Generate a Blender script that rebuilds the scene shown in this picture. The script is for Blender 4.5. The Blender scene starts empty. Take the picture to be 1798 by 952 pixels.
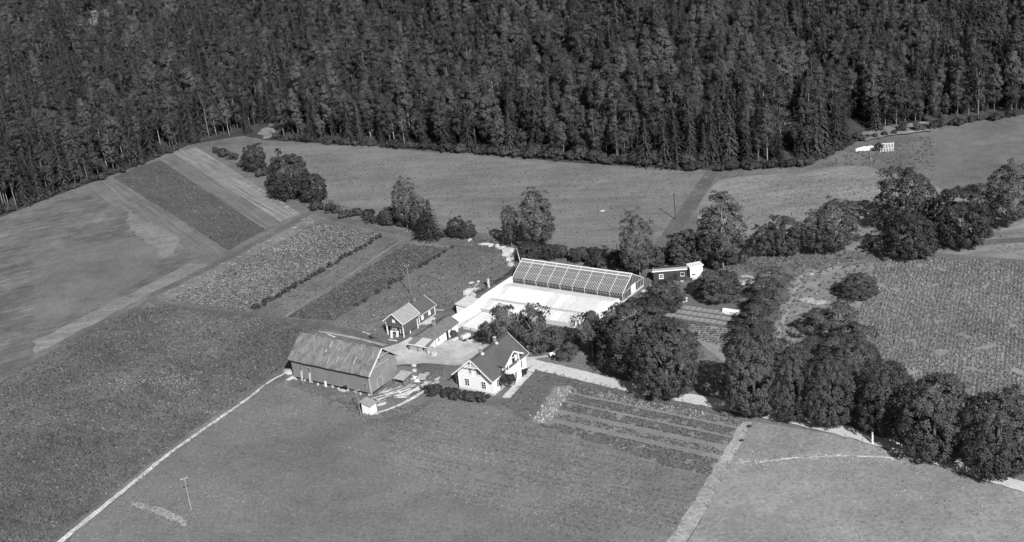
import bpy, bmesh, math, random
import numpy as np
from mathutils import Vector, Matrix, noise
from mathutils.geometry import delaunay_2d_cdt

# ------------------------------------------------------------------ camera, sky, sun, exposure
scn = bpy.context.scene
COL = scn.collection
CAM_H, FPX, DEP, ROLL = 112.5, 2250.0, math.radians(21.36), math.radians(6.43)
PPX, PPY = 900.0, 455.0                      # principal point of the plate, in photo pixels
_fw = np.array([0, math.cos(DEP), -math.sin(DEP)])
_r0 = np.array([1.0, 0, 0]); _d0 = np.cross(_fw, _r0)
_rr = math.cos(ROLL) * _r0 + math.sin(ROLL) * _d0
_dd = -math.sin(ROLL) * _r0 + math.cos(ROLL) * _d0
cam = bpy.data.cameras.new('camera'); camo = bpy.data.objects.new('camera', cam); COL.objects.link(camo)
cam.sensor_width = 36.0; cam.lens = 36.0 * FPX / 1798.0
cam.shift_y = -(476.0 - PPY) / 1798.0; cam.shift_x = -(PPX - 899.0) / 1798.0
cam.clip_start = 1.0; cam.clip_end = 9000.0
m = Matrix.Identity(4)
for i in range(3):
    m[i][0] = _rr[i]; m[i][1] = -_dd[i]; m[i][2] = -_fw[i]
m[2][3] = CAM_H
camo.matrix_world = m
scn.camera = camo

SUN_AZ = math.radians(-73.0)                 # direction towards the sun, from +x
SUN_EL = math.radians(36.0)
world = bpy.data.worlds.new('World'); scn.world = world; world.use_nodes = True
wn = world.node_tree; wn.nodes.clear()
wo = wn.nodes.new('ShaderNodeOutputWorld'); bg = wn.nodes.new('ShaderNodeBackground')
sky = wn.nodes.new('ShaderNodeTexSky'); sky.sky_type = 'NISHITA'; sky.sun_disc = False
sky.sun_elevation = SUN_EL; sky.sun_rotation = math.pi / 2 - SUN_AZ
bw = wn.nodes.new('ShaderNodeRGBToBW')       # black and white plate
wn.links.new(sky.outputs[0], bw.inputs[0]); wn.links.new(bw.outputs[0], bg.inputs['Color'])
bg.inputs['Strength'].default_value = 0.05
wn.links.new(bg.outputs[0], wo.inputs['Surface'])
sl = bpy.data.lights.new('sun', 'SUN'); so = bpy.data.objects.new('sun', sl); COL.objects.link(so)
sl.energy = 4.6; sl.angle = math.radians(0.5); sl.color = (1, 1, 1)
sd = Vector((math.cos(SUN_AZ) * math.cos(SUN_EL), math.sin(SUN_AZ) * math.cos(SUN_EL), math.sin(SUN_EL)))
so.rotation_euler = sd.to_track_quat('Z', 'Y').to_euler(); so.location = (0, 0, 200)
scn.view_settings.view_transform = 'Standard'; scn.view_settings.look = 'None'
scn.view_settings.exposure = 0.66; scn.view_settings.gamma = 1.0

rng = np.random.default_rng(7)
random.seed(7)
R = math.radians

# ------------------------------------------------------------------ ground plan (survey: plate pixel -> metres on the ground)
def G(x, y, z=0.0):
    v = (x - PPX) / FPX * _rr + (y - PPY) / FPX * _dd + _fw
    t = (z - CAM_H) / v[2]
    return np.array([v[0] * t, v[1] * t, z])
def P(p):
    q = np.asarray(p, float) - np.array([0, 0, CAM_H]); z = q @ _fw
    return PPX + FPX * (q @ _rr) / z, PPY + FPX * (q @ _dd) / z
def tree_h(b, ty):                            # metres of a vertical standing at pixel b whose top reaches row ty
    o = G(*b); lo, hi = 0.0, 60.0
    for _ in range(40):
        mid = (lo + hi) / 2
        if P(o + np.array([0, 0, mid]))[1] > ty: lo = mid
        else: hi = mid
    return lo
def px_m(b):                                  # metres per pixel at that spot
    o = G(*b); return np.linalg.norm(o - np.array([0, 0, CAM_H])) / FPX

AZ = R(-35.0)                                 # every building of the farm lies on this axis
UX = np.array([math.cos(AZ), math.sin(AZ)]); VX = np.array([-math.sin(AZ), math.cos(AZ)])
BARN = G(653, 696)

edge_px = [(-160, 440), (0, 385), (100, 345), (232, 297), (330, 258), (420, 240), (470, 250), (520, 252), (700, 263), (850, 274), (1000, 289),
           (1235, 303), (1300, 303), (1400, 296), (1450, 280), (1510, 250), (1568, 236), (1650, 226), (1798, 205), (1960, 185)]
EW = np.array([G(*p)[:2] for p in edge_px]); EW = EW[np.argsort(EW[:, 0])]
def edge_y(x): return np.interp(x, EW[:, 0], EW[:, 1])
def H(x, y):
    x = np.asarray(x, float); y = np.asarray(y, float)
    d = np.clip(y - edge_y(x) - 4.0, 0, 420.0)
    s = np.interp(x, [-260, -150, -60, 40, 200], [0.07, 0.095, 0.16, 0.20, 0.19])
    h = s * d * d / (d + 40.0)
    du = (x - BARN[0]) * UX[0] + (y - BARN[1]) * UX[1]; dv = (x - BARN[0]) * VX[0] + (y - BARN[1]) * VX[1]
    h = h + 2.0 * np.exp(-((du - 0.3) / 3.6) ** 2 - ((dv - 9.6) / 3.0) ** 2)   # earth bank at the yard corner of the barn
    return h
def GH(x, y):                                 # pixel -> point on the terrain (ray march)
    v = (x - PPX) / FPX * _rr + (y - PPY) / FPX * _dd + _fw
    c = np.array([0, 0, CAM_H]); t = 120.0
    while t < 3000:
        p = c + v * t
        if p[2] <= H(p[0], p[1]): break
        t += 1.0
    return p

# ------------------------------------------------------------------ materials (a black and white plate: every colour is a grey)
MATS = {}
def _nt(name):
    m = bpy.data.materials.new(name); m.use_nodes = True; nt = m.node_tree; nt.nodes.clear()
    out = nt.nodes.new('ShaderNodeOutputMaterial'); b = nt.nodes.new('ShaderNodeBsdfPrincipled')
    nt.links.new(b.outputs[0], out.inputs['Surface']); return m, nt, b, out
def mathn(nt, op, a, b=None, clamp=False):
    n = nt.nodes.new('ShaderNodeMath'); n.operation = op; n.use_clamp = clamp
    for i, s in enumerate((a, b)):
        if s is None: continue
        if isinstance(s, (int, float)): n.inputs[i].default_value = s
        else: nt.links.new(s, n.inputs[i])
    return n.outputs[0]
def noisen(nt, vec, scale, detail=4, rough=0.6):
    n = nt.nodes.new('ShaderNodeTexNoise'); n.inputs['Scale'].default_value = scale
    n.inputs['Detail'].default_value = detail; n.inputs['Roughness'].default_value = rough
    nt.links.new(vec, n.inputs['Vector']); return n.outputs['Fac']
def mapn(nt, vec, scale=(1, 1, 1), rotz=0.0):
    n = nt.nodes.new('ShaderNodeMapping'); n.inputs['Scale'].default_value = scale; n.inputs['Rotation'].default_value = (0, 0, rotz)
    nt.links.new(vec, n.inputs['Vector']); return n.outputs[0]
def spread(nt, fac, lo, hi, flo=0.3, fhi=0.7):
    n = nt.nodes.new('ShaderNodeMapRange'); n.inputs['From Min'].default_value = flo; n.inputs['From Max'].default_value = fhi
    n.inputs['To Min'].default_value = lo; n.inputs['To Max'].default_value = hi
    nt.links.new(fac, n.inputs['Value']); return n.outputs[0]
def ground_mat(name, base, big=0.25, fine=0.35, bigs=0.06, fines=1.6, streak=None, streak_amp=0.0, bump=0.25, spots=0.0, spot_v=0.5, spot_s=0.35):
    """earth or grass: broad patches, fine grain, optional drill or mowing lines along an angle"""
    m, nt, b, out = _nt(name)
    g = nt.nodes.new('ShaderNodeNewGeometry').outputs['Position']
    f1 = spread(nt, noisen(nt, g, bigs, 3), 1 - big, 1 + big)
    f2 = spread(nt, noisen(nt, g, fines, 5, 0.75), 1 - fine, 1 + fine)
    v = mathn(nt, 'MULTIPLY', mathn(nt, 'MULTIPLY', f1, f2), base)
    f3 = spread(nt, noisen(nt, g, bigs * 5, 3), 1 - big * .6, 1 + big * .6); v = mathn(nt, 'MULTIPLY', v, f3)
    if streak is not None:
        ang, sp = streak
        vec = mapn(nt, mapn(nt, g, (1, 1, 1), -ang), (0.04, 1.0 / sp, 1))
        s1 = spread(nt, noisen(nt, vec, 1.0, 3, 0.7), 1 - streak_amp, 1 + streak_amp)
        v = mathn(nt, 'MULTIPLY', v, s1)
    if spots > 0:
        sp = spread(nt, noisen(nt, g, spot_s, 4, 0.7), 0, 1, 0.62 - spots * 0.12, 0.70 - spots * .12)
        sp = mathn(nt, 'MINIMUM', mathn(nt, 'MAXIMUM', sp, 0.0), 1.0)
        mx = nt.nodes.new('ShaderNodeMix'); nt.links.new(sp, mx.inputs[0]); nt.links.new(v, mx.inputs[2]); mx.inputs[3].default_value = spot_v
        v = mx.outputs[0]
    nt.links.new(v, b.inputs['Base Color']); b.inputs['Roughness'].default_value = 1.0; b.inputs['Specular IOR Level'].default_value = 0.05
    if bump:
        bn = nt.nodes.new('ShaderNodeBump'); bn.inputs['Strength'].default_value = bump; bn.inputs['Distance'].default_value = 0.25
        nt.links.new(f2, bn.inputs['Height']); nt.links.new(bn.outputs[0], b.inputs['Normal'])
    return m
def obj_mat(name, base, var=0.15, scale=(1, 1, 1), ns=2.0, rough=0.8, bump=0.0, var2=0.0, scale2=(1, 1, 1), ns2=8.0, spec=0.2, dist=0.03):
    """paint, wood, tile, stone: grain stretched by scale in the object's own axes"""
    m, nt, b, out = _nt(name)
    tc = nt.nodes.new('ShaderNodeTexCoord').outputs['Object']
    f = noisen(nt, mapn(nt, tc, scale), ns, 5, 0.65); v = mathn(nt, 'MULTIPLY', spread(nt, f, 1 - var, 1 + var), base)
    if var2:
        f2 = noisen(nt, mapn(nt, tc, scale2), ns2, 4, 0.7); v = mathn(nt, 'MULTIPLY', v, spread(nt, f2, 1 - var2, 1 + var2))
    v = mathn(nt, 'MINIMUM', v, 0.86)
    nt.links.new(v, b.inputs['Base Color']); b.inputs['Roughness'].default_value = rough; b.inputs['Specular IOR Level'].default_value = spec
    if bump:
        bn = nt.nodes.new('ShaderNodeBump'); bn.inputs['Strength'].default_value = bump; bn.inputs['Distance'].default_value = dist
        nt.links.new(f, bn.inputs['Height']); nt.links.new(bn.outputs[0], b.inputs['Normal'])
    return m
def leaf_mat(name, base, var=0.35, tree_var=0.25, transl=0.25, world_var=0.0, world_s=0.06, streak=None):
    m, nt, b, out = _nt(name)
    at = nt.nodes.new('ShaderNodeAttribute'); at.attribute_name = 'sh'
    oi = nt.nodes.new('ShaderNodeObjectInfo')
    v = mathn(nt, 'MULTIPLY', spread(nt, at.outputs['Fac'], 1 - var, 1 + var, 0, 1), spread(nt, oi.outputs['Random'], 1 - tree_var, 1 + tree_var, 0, 1))
    v = mathn(nt, 'MULTIPLY', v, base)
    if world_var:
        g = nt.nodes.new('ShaderNodeNewGeometry').outputs['Position']
        v = mathn(nt, 'MULTIPLY', v, spread(nt, noisen(nt, g, world_s, 3), 1 - world_var, 1 + world_var))
    if streak:                                 # drill or mowing lines: the sward itself alternates
        g2 = nt.nodes.new('ShaderNodeNewGeometry').outputs['Position']; vec = mapn(nt, mapn(nt, g2, (1, 1, 1), -streak[0]), (0.03, 1.0 / streak[1], 1))
        v = mathn(nt, 'MULTIPLY', v, spread(nt, noisen(nt, vec, 1.0, 3, 0.7), 1 - streak[2], 1 + streak[2]))
    nt.links.new(v, b.inputs['Base Color']); b.inputs['Roughness'].default_value = 0.65; b.inputs['Specular IOR Level'].default_value = 0.2
    tr = nt.nodes.new('ShaderNodeBsdfTranslucent'); nt.links.new(v, tr.inputs['Color'])
    mx = nt.nodes.new('ShaderNodeMixShader'); mx.inputs[0].default_value = transl
    nt.links.new(b.outputs[0], mx.inputs[1]); nt.links.new(tr.outputs[0], mx.inputs[2]); nt.links.new(mx.outputs[0], out.inputs['Surface'])
    return m
def glass_mat(name, clear=0.6, film=0.35):
    m, nt, b, out = _nt(name)
    tc = nt.nodes.new('ShaderNodeTexCoord').outputs['Object']
    b.inputs['Base Color'].default_value = (film, film, film, 1); b.inputs['Roughness'].default_value = 0.12; b.inputs['Specular IOR Level'].default_value = 0.5
    tr = nt.nodes.new('ShaderNodeBsdfTransparent')
    mx = nt.nodes.new('ShaderNodeMixShader')
    nt.links.new(spread(nt, noisen(nt, tc, 0.9, 3), 1 - clear - .15, 1 - clear + .15), mx.inputs[0])
    nt.links.new(tr.outputs[0], mx.inputs[1]); nt.links.new(b.outputs[0], mx.inputs[2]); nt.links.new(mx.outputs[0], out.inputs['Surface'])
    return m

_a, _b = G(330, 262), G(520, 375); STR = math.atan2(_b[1] - _a[1], _b[0] - _a[0])   # run of the striped fields
M = dict(
    grass=ground_mat('grass_ground', 0.125, 0.25, 0.4),
    meadow=ground_mat('meadow_ground', 0.147, 0.14, 0.28, bigs=0.05, fines=1.2, streak=(R(-12), 4.0), streak_amp=0.17),
    pasture=ground_mat('pasture_ground', 0.172, 0.18, 0.32, bigs=0.07, fines=1.1, streak=(R(8), 3.0), streak_amp=0.18),
    slope=ground_mat('slope_ground', 0.125, 0.2, 0.3),
    front=ground_mat('front_field_ground', 0.142, 0.18, 0.3, bigs=0.035),
    pale_meadow=ground_mat('pale_meadow_ground', 0.205, 0.2, 0.3, bigs=0.05, fines=1.4),
    west=ground_mat('west_field_ground', 0.105, 0.25, 0.45, bigs=0.05),
    soil=ground_mat('soil', 0.20, 0.18, 0.35, fines=2.5),
    garden=ground_mat('garden_soil', 0.175, 0.15, 0.3, bigs=0.15, fines=2.5),
    lane=ground_mat('lane_ground', 0.100, 0.2, 0.35, fines=1.6, spots=0.15, spot_v=0.2, spot_s=0.5),
    lane_pale=ground_mat('pale_lane_ground', 0.26, 0.25, 0.4, fines=1.6),
    gravel=ground_mat('yard_gravel', 0.35, 0.24, 0.18, bigs=0.10, fines=2.0, bump=0.1),
    drive=ground_mat('drive_gravel', 0.43, 0.12, 0.15, bigs=0.15, fines=2.0, bump=0.1),
    path=ground_mat('path_chalk', 0.42, 0.25, 0.4, bigs=0.3, fines=2.4, bump=0.15),
    stub_pale=ground_mat('stubble_pale', 0.18, 0.15, 0.3, streak=(STR, 0.7), streak_amp=0.38),
    stub_mid=ground_mat('stubble_mid', 0.13, 0.15, 0.3, streak=(STR, 0.9), streak_amp=0.30),
    stub_dark=ground_mat('dark_crop_ground', 0.085, 0.15, 0.35, streak=(STR, 1.0), streak_amp=0.15),
    hay=ground_mat('mown_grass', 0.120, 0.30, 0.3, streak=(R(20), 1.6), streak_amp=0.25),
    rough_strip=ground_mat('stony_strip', 0.14, 0.2, 0.35, spots=0.35, spot_v=0.36, spot_s=0.6),
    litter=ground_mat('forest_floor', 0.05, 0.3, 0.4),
    lawn=ground_mat('lawn', 0.105, 0.12, 0.22, fines=1.5),
    white=obj_mat('white_paint', 0.67, 0.05, (1, 1, 0.15), 3.0, rough=0.6),
    whitewash=obj_mat('whitewash', 0.66, 0.07, (1, 1, 1), 0.6, rough=0.85, var2=0.05, ns2=3.0),
    whiteglass=obj_mat('whitewashed_glass', 0.60, 0.08, (1, 1, 1), 0.35, rough=0.55, var2=0.05, scale2=(1, 1, 1), ns2=1.3),
    offwhite=obj_mat('weathered_white', 0.62, 0.12, (1, 1, 0.3), 2.0),
    concrete=obj_mat('concrete', 0.42, 0.18, (1, 1, 1), 1.5, rough=0.9),
    barnwall=obj_mat('barn_boards', 0.165, 0.10, (6, 6, 0.12), 1.5, rough=0.9, bump=0.5, var2=0.12, scale2=(.5, .5, .5), ns2=0.9),
    barngable=obj_mat('barn_gable_boards', 0.185, 0.16, (6, 6, 0.10), 1.2, rough=0.9, bump=0.5, var2=0.15, scale2=(.5, .5, .5), ns2=0.8),
    barnroof=obj_mat('barn_roof_shingle', 0.135, 0.36, (2.2, 0.45, 0.45), 2.2, rough=0.95, bump=0.8, var2=0.42, scale2=(1.0, 0.8, 0.8), ns2=0.55, dist=0.06),
    redwall=obj_mat('red_ochre_boards', 0.085, 0.14, (5, 5, 0.15), 1.5, rough=0.9, bump=0.3),
    tileroof=obj_mat('dark_tile_roof', 0.082, 0.10, (1, 1, 1), 1.0, rough=0.8, var2=0.14, scale2=(1.6, 3.2, 1.6), ns2=2.0, bump=0.3),
    washroof=obj_mat('mottled_tile_roof', 0.125, 0.25, (1, 1, 1), 1.6, rough=0.85, bump=0.4, var2=0.1),
    paleroof=obj_mat('pale_felt_roof', 0.235, 0.12, (1, 1, 1), 1.2, rough=0.8),
    sheet_dark=obj_mat('grey_sheet_iron', 0.16, 0.1, (4, .2, .2), 2.0, rough=0.5),
    sheet_light=obj_mat('bright_sheet_iron', 0.44, 0.1, (4, .2, .2), 2.0, rough=0.45),
    tarboard=obj_mat('tarred_boards', 0.045, 0.2, (6, 6, .15), 1.5, rough=0.85),
    timber=obj_mat('grey_timber', 0.30, 0.3, (1, 1, 1), 2.0, rough=0.9),
    pole_grey=obj_mat('weathered_pole', 0.16, 0.2, (3, 3, .5), 2.0, rough=0.9),
    timber_dark=obj_mat('shaded_timber', 0.12, 0.3, (1, 1, 1), 2.0, rough=0.9),
    timber_pale=obj_mat('fresh_timber', 0.52, 0.25, (1, 1, 1), 2.0, rough=0.85),
    stone=obj_mat('fieldstone', 0.30, 0.3, (1, 1, 1), 1.4, rough=0.95, bump=0.4, dist=.08),
    pale_stone=obj_mat('pale_rock', 0.36, 0.2, (1, 1, 1), 0.9, rough=0.95, bump=0.5, dist=.1),
    brick=obj_mat('chimney_brick', 0.20, 0.2, (1, 1, 2), 4.0),
    pane=obj_mat('window_glass', 0.03, 0.3, (1, 1, 1), 2.0, rough=0.1, spec=0.5),
    dark=obj_mat('dark_opening', 0.02, 0.2),
    rubber=obj_mat('black_iron', 0.035, 0.2, rough=0.5),
    porcelain=obj_mat('porcelain', 0.8, 0.03, rough=0.2, spec=.5),
    bark=obj_mat('bark', 0.10, 0.35, (3, 3, .6), 2.0, rough=0.95),
    pale_bark=obj_mat('grey_bark', 0.15, 0.3, (3, 3, .6), 2.0, rough=0.95),
    birch_bark=obj_mat('birch_bark', 0.27, 0.3, (1, 1, 3), 2.0, rough=0.8),
    bar_paint=obj_mat('greyed_paint', 0.46, 0.15, (1, 1, 1), 1.0), glass=glass_mat('greenhouse_glass', 0.50, 0.06),
    frame_glass=obj_mat('dull_frame_glass', 0.22, 0.25, (1, 1, 1), 0.8, rough=0.35, spec=0.4),
    whiteglass2=obj_mat('stained_white_glass', 0.52, 0.14, (1, .4, 1), 0.7, rough=0.55, var2=0.12, ns2=2.0),
    dim_birch=obj_mat('dull_birch_bark', 0.15, 0.35, (1, 1, 3), 2.0, rough=0.85),
    tarp=obj_mat('white_sheet', 0.8, 0.05, rough=0.7),
    lf_birch=leaf_mat('birch_leaves', 0.072, 0.2, 0.42),
    lf_aspen=leaf_mat('aspen_leaves', 0.054, 0.22, 0.45),
    lf_spruce=leaf_mat('spruce_needles', 0.031, 0.25, 0.4, 0.1),
    lf_pine=leaf_mat('pine_needles', 0.042, 0.2, 0.25, 0.1),
    lf_chest=leaf_mat('chestnut_leaves', 0.070, 0.35, 0.15),
    lf_fruit=leaf_mat('fruit_tree_leaves', 0.080, 0.3, 0.25),
    lf_shrub=leaf_mat('shrub_leaves', 0.054, 0.3, 0.3),
    lf_potato=leaf_mat('potato_leaves', 0.17, 0.4, 0.3, 0.2, 0.15),
    lf_crop=leaf_mat('clover_leaves', 0.155, 0.3, 0.25, 0.2, 0.20, 0.035, (AZ + .06, 1.3, 0.30)),
    lf_crop_d=leaf_mat('dark_crop_leaves', 0.110, 0.4, 0.3, 0.2, 0.2, 0.05, (AZ + .1, 1.6, 0.22)),
    lf_cabbage=leaf_mat('cabbage_leaves', 0.18, 0.3, 0.2, 0.2, 0.12),
    lf_pale=leaf_mat('pale_flower_heads', 0.46, 0.4, 0.25, 0.1),
    lf_garden=leaf_mat('vegetable_leaves', 0.112, 0.4, 0.3, 0.2),
    lf_bigbirch=leaf_mat('lane_birch_leaves', 0.078, 0.3, 0.2),
    lf_grass=leaf_mat('grass_blades', 0.165, 0.4, 0.3, 0.3, 0.15),
    lf_dry=leaf_mat('dry_grass_blades', 0.30, 0.35, 0.3, 0.3, 0.15),
    lf_hay=leaf_mat('dry_hay', 0.40, 0.3, 0.2, 0.1),
)

# ------------------------------------------------------------------ mesh helpers
class MB:
    def __init__(s): s.v = []; s.f = []
    def add(s, vs, fs):
        o = len(s.v); s.v += [tuple(map(float, p)) for p in vs]; s.f += [tuple(i + o for i in f) for f in fs]; return s
    def box(s, x0, x1, y0, y1, z0, z1):
        return s.add([(x0, y0, z0), (x1, y0, z0), (x1, y1, z0), (x0, y1, z0), (x0, y0, z1), (x1, y0, z1), (x1, y1, z1), (x0, y1, z1)],
                     [(3, 2, 1, 0), (4, 5, 6, 7), (0, 1, 5, 4), (1, 2, 6, 5), (2, 3, 7, 6), (3, 0, 4, 7)])
    def beam(s, p, q, w, h, up=(0, 0, 1)):
        p = Vector(p); q = Vector(q); d = (q - p).normalized(); u = Vector(up)
        if abs(d.dot(u)) > 0.98: u = Vector((1, 0, 0))
        a = d.cross(u).normalized() * (w / 2); b = a.cross(d).normalized() * (h / 2)
        vs = [p - a - b, p + a - b, p + a + b, p - a + b, q - a - b, q + a - b, q + a + b, q - a + b]
        return s.add(vs, [(0, 1, 2, 3), (7, 6, 5, 4), (1, 0, 4, 5), (2, 1, 5, 6), (3, 2, 6, 7), (0, 3, 7, 4)])
    def slab(s, pts, t):                       # flat polygon (counter-clockwise from above) given thickness downwards
        n = len(pts); vs = [tuple(p) for p in pts] + [(p[0], p[1], p[2] - t) for p in pts]
        fs = [tuple(range(n)), tuple(range(2 * n - 1, n - 1, -1))] + [(i, i + n, (i + 1) % n + n, (i + 1) % n) for i in range(n)]
        return s.add(vs, fs)
    def extr(s, pts, d):                       # polygon extruded along vector d
        n = len(pts); d = Vector(d); vs = [tuple(p) for p in pts] + [tuple(Vector(p) + d) for p in pts]
        fs = [tuple(range(n - 1, -1, -1)), tuple(range(n, 2 * n))] + [(i, (i + 1) % n, (i + 1) % n + n, i + n) for i in range(n)]
        return s.add(vs, fs)
    def tube(s, pts, rad, n=6, cap=True):
        o = len(s.v); pts = [Vector(p) for p in pts]
        for i, p in enumerate(pts):
            d = (pts[min(i + 1, len(pts) - 1)] - pts[max(i - 1, 0)]).normalized()
            a = d.cross(Vector((0.3, 1, 0.1)) if abs(d.z) > .5 else Vector((0, 0, 1))).normalized(); b = d.cross(a)
            r = rad[i] if hasattr(rad, '__len__') else rad
            s.v += [tuple(p + a * (r * math.cos(2 * math.pi * k / n)) + b * (r * math.sin(2 * math.pi * k / n))) for k in range(n)]
        for i in range(len(pts) - 1):
            for k in range(n):
                s.f.append((o + i * n + k, o + i * n + (k + 1) % n, o + (i + 1) * n + (k + 1) % n, o + (i + 1) * n + k))
        if cap: s.f.append(tuple(o + k for k in range(n - 1, -1, -1))); s.f.append(tuple(o + (len(pts) - 1) * n + k for k in range(n)))
        return s
    def mesh(s, name, mat, smooth=False):
        me = bpy.data.meshes.new(name); me.from_pydata(s.v, [], s.f); me.update()
        bm = bmesh.new(); bm.from_mesh(me); bmesh.ops.recalc_face_normals(bm, faces=bm.faces); bm.to_mesh(me); bm.free()
        me.materials.append(M[mat] if isinstance(mat, str) else mat)
        if smooth: me.polygons.foreach_set('use_smooth', [True] * len(me.polygons))
        return me
    def build(s, name, mat, parent=None, smooth=False):
        return link(name, s.mesh(name, mat, smooth), parent)
def link(name, me, parent=None):
    o = bpy.data.objects.new(name, me); COL.objects.link(o)
    if parent is not None: o.parent = parent
    return o
def tag(o, label=None, cat=None, group=None, kind=None):
    if label: o['label'] = label
    if cat: o['category'] = cat
    if group: o['group'] = group
    if kind: o['kind'] = kind
    return o
def thing(name, label, cat, loc=(0, 0, 0), rz=0.0, group=None):
    o = bpy.data.objects.new(name, None); COL.objects.link(o); o.location = tuple(map(float, loc)); o.rotation_euler = (0, 0, rz)
    o.empty_display_size = 0.5
    return tag(o, label, cat, group)
def copy_tree(o, parent=None):
    c = o.copy(); COL.objects.link(c); c.parent = parent
    for ch in o.children: copy_tree(ch, c)
    return c
def ground_pt(px): p = G(*px); return np.array([p[0], p[1], float(H(p[0], p[1]))])

# ------------------------------------------------------------------ terrain and field patches
def lines(lo, hi, zones, coarse):
    c = set()
    for a, b, st in zones: c |= set(np.round(np.arange(math.ceil(a / st) * st, b + 1e-6, st), 3))
    x = min(c); s = coarse
    while x > lo: x -= s; s *= 1.5; c.add(round(x, 3))
    x = max(c); s = coarse
    while x < hi: x += s; s *= 1.5; c.add(round(x, 3))
    return np.array(sorted(c))
gx = lines(-3500, 3500, [(-500, 420, 6.0), (-45, -9, 1.5)], 12.0)
gy = lines(-2500, 4500, [(120, 900, 6.0), (216, 249, 1.5)], 12.0)
XX, YY = np.meshgrid(gx, gy); ZZ = H(XX, YY)
nx, ny = len(gx), len(gy)
vs = np.stack([XX.ravel(), YY.ravel(), ZZ.ravel()], 1)
ii = np.arange((ny - 1) * nx).reshape(ny - 1, nx)[:, :-1].ravel()
me = bpy.data.meshes.new('ground'); me.from_pydata(vs.tolist(), [], np.stack([ii, ii + 1, ii + nx + 1, ii + nx], 1).tolist())
me.materials.append(M['grass']); me.polygons.foreach_set('use_smooth', [True] * len(me.polygons)); me.update()
ground = tag(link('ground', me), 'rough grass ground between and around the fields', 'ground', kind='structure')

def wobble(pts, step=1.6, amp=0.22):
    out = []
    n = len(pts)
    for i in range(n):
        a = np.array(pts[i][:2]); b = np.array(pts[(i + 1) % n][:2]); L = np.linalg.norm(b - a); k = max(1, int(L / step))
        nrm = np.array([-(b - a)[1], (b - a)[0]]) / max(L, 1e-6)
        for j in range(k):
            p = a + (b - a) * j / k
            d = noise.noise((p[0] * .35, p[1] * .35, 3.1)) * amp * 1.6 + noise.noise((p[0] * 1.3, p[1] * 1.3, 9.1)) * amp * .8
            out.append(p + nrm * d)
    return out
def drape(name, pts, mat, lvl, label=None, cat=None, step=6.0):
    LVL[0] += .003; lvl = .004 + LVL[0] + (.3 if lvl > .3 else 0)      # no two sheets in one plane
    cv, ce, cf, _, _, _ = delaunay_2d_cdt([Vector((float(p[0]), float(p[1]))) for p in pts], [], [list(range(len(pts)))], 1, 1e-4)
    bm = bmesh.new(); vsx = [bm.verts.new((v[0], v[1], 0)) for v in cv]
    for f in cf: bm.faces.new([vsx[i] for i in f])
    xs = [p[0] for p in pts]; ys = [p[1] for p in pts]
    near = max(xs) > -45 and min(xs) < -9 and max(ys) > 216 and min(ys) < 249
    hill = any(H(x, y) > 0.01 for x, y in zip(xs, ys))
    def cut(v, ax):
        nrm = [0, 0, 0]; nrm[ax] = 1; co = [0, 0, 0]; co[ax] = v
        bmesh.ops.bisect_plane(bm, geom=bm.verts[:] + bm.edges[:] + bm.faces[:], plane_co=co, plane_no=nrm)
    if near or hill:
        for v in gx:
            if min(xs) < v < max(xs) and (hill or -46 < v < -8): cut(v, 0)
        for v in gy:
            if min(ys) < v < max(ys) and (hill or 215 < v < 250): cut(v, 1)
    for v in bm.verts: v.co.z = float(H(v.co.x, v.co.y)) + lvl
    bmesh.ops.recalc_face_normals(bm, faces=bm.faces)
    me = bpy.data.meshes.new(name); bm.to_mesh(me); bm.free()
    if me.polygons and sum(p.normal.z for p in me.polygons) < 0: me.flip_normals()
    me.materials.append(M[mat])
    return tag(link(name, me), label, cat, kind='structure')
FIELD = {}; LVL = [0.0]
def patch(name, px, mat, lvl, label, cat, amp=0.22):
    pts = [G(*p)[:2] for p in px]; FIELD[name] = np.array(pts)
    a = 0.0
    for i in range(len(pts)): a += pts[i][0] * pts[(i + 1) % len(pts)][1] - pts[(i + 1) % len(pts)][0] * pts[i][1]
    if a < 0: pts = pts[::-1]
    return drape(name, wobble(pts, amp=amp), mat, lvl, label, cat)
def strip_pts(px, w):
    c = [G(*p)[:2] for p in px]; dense = []
    for i in range(len(c) - 1):                       # Catmull-Rom through the surveyed points
        p0 = c[max(i - 1, 0)]; p1 = c[i]; p2 = c[i + 1]; p3 = c[min(i + 2, len(c) - 1)]
        for t in np.linspace(0, 1, 8, endpoint=False):
            dense.append(0.5 * ((2 * p1) + (-p0 + p2) * t + (2 * p0 - 5 * p1 + 4 * p2 - p3) * t * t + (-p0 + 3 * p1 - 3 * p2 + p3) * t ** 3))
    dense.append(c[-1]); dense = np.array(dense)
    tg = np.gradient(dense, axis=0); tg /= np.linalg.norm(tg, axis=1)[:, None] + 1e-9
    nr = np.stack([-tg[:, 1], tg[:, 0]], 1)
    ww = np.interp(np.linspace(0, 1, len(dense)), np.linspace(0, 1, len(w)), w) if hasattr(w, '__len__') else np.full(len(dense), w)
    return dense, nr, ww
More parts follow.
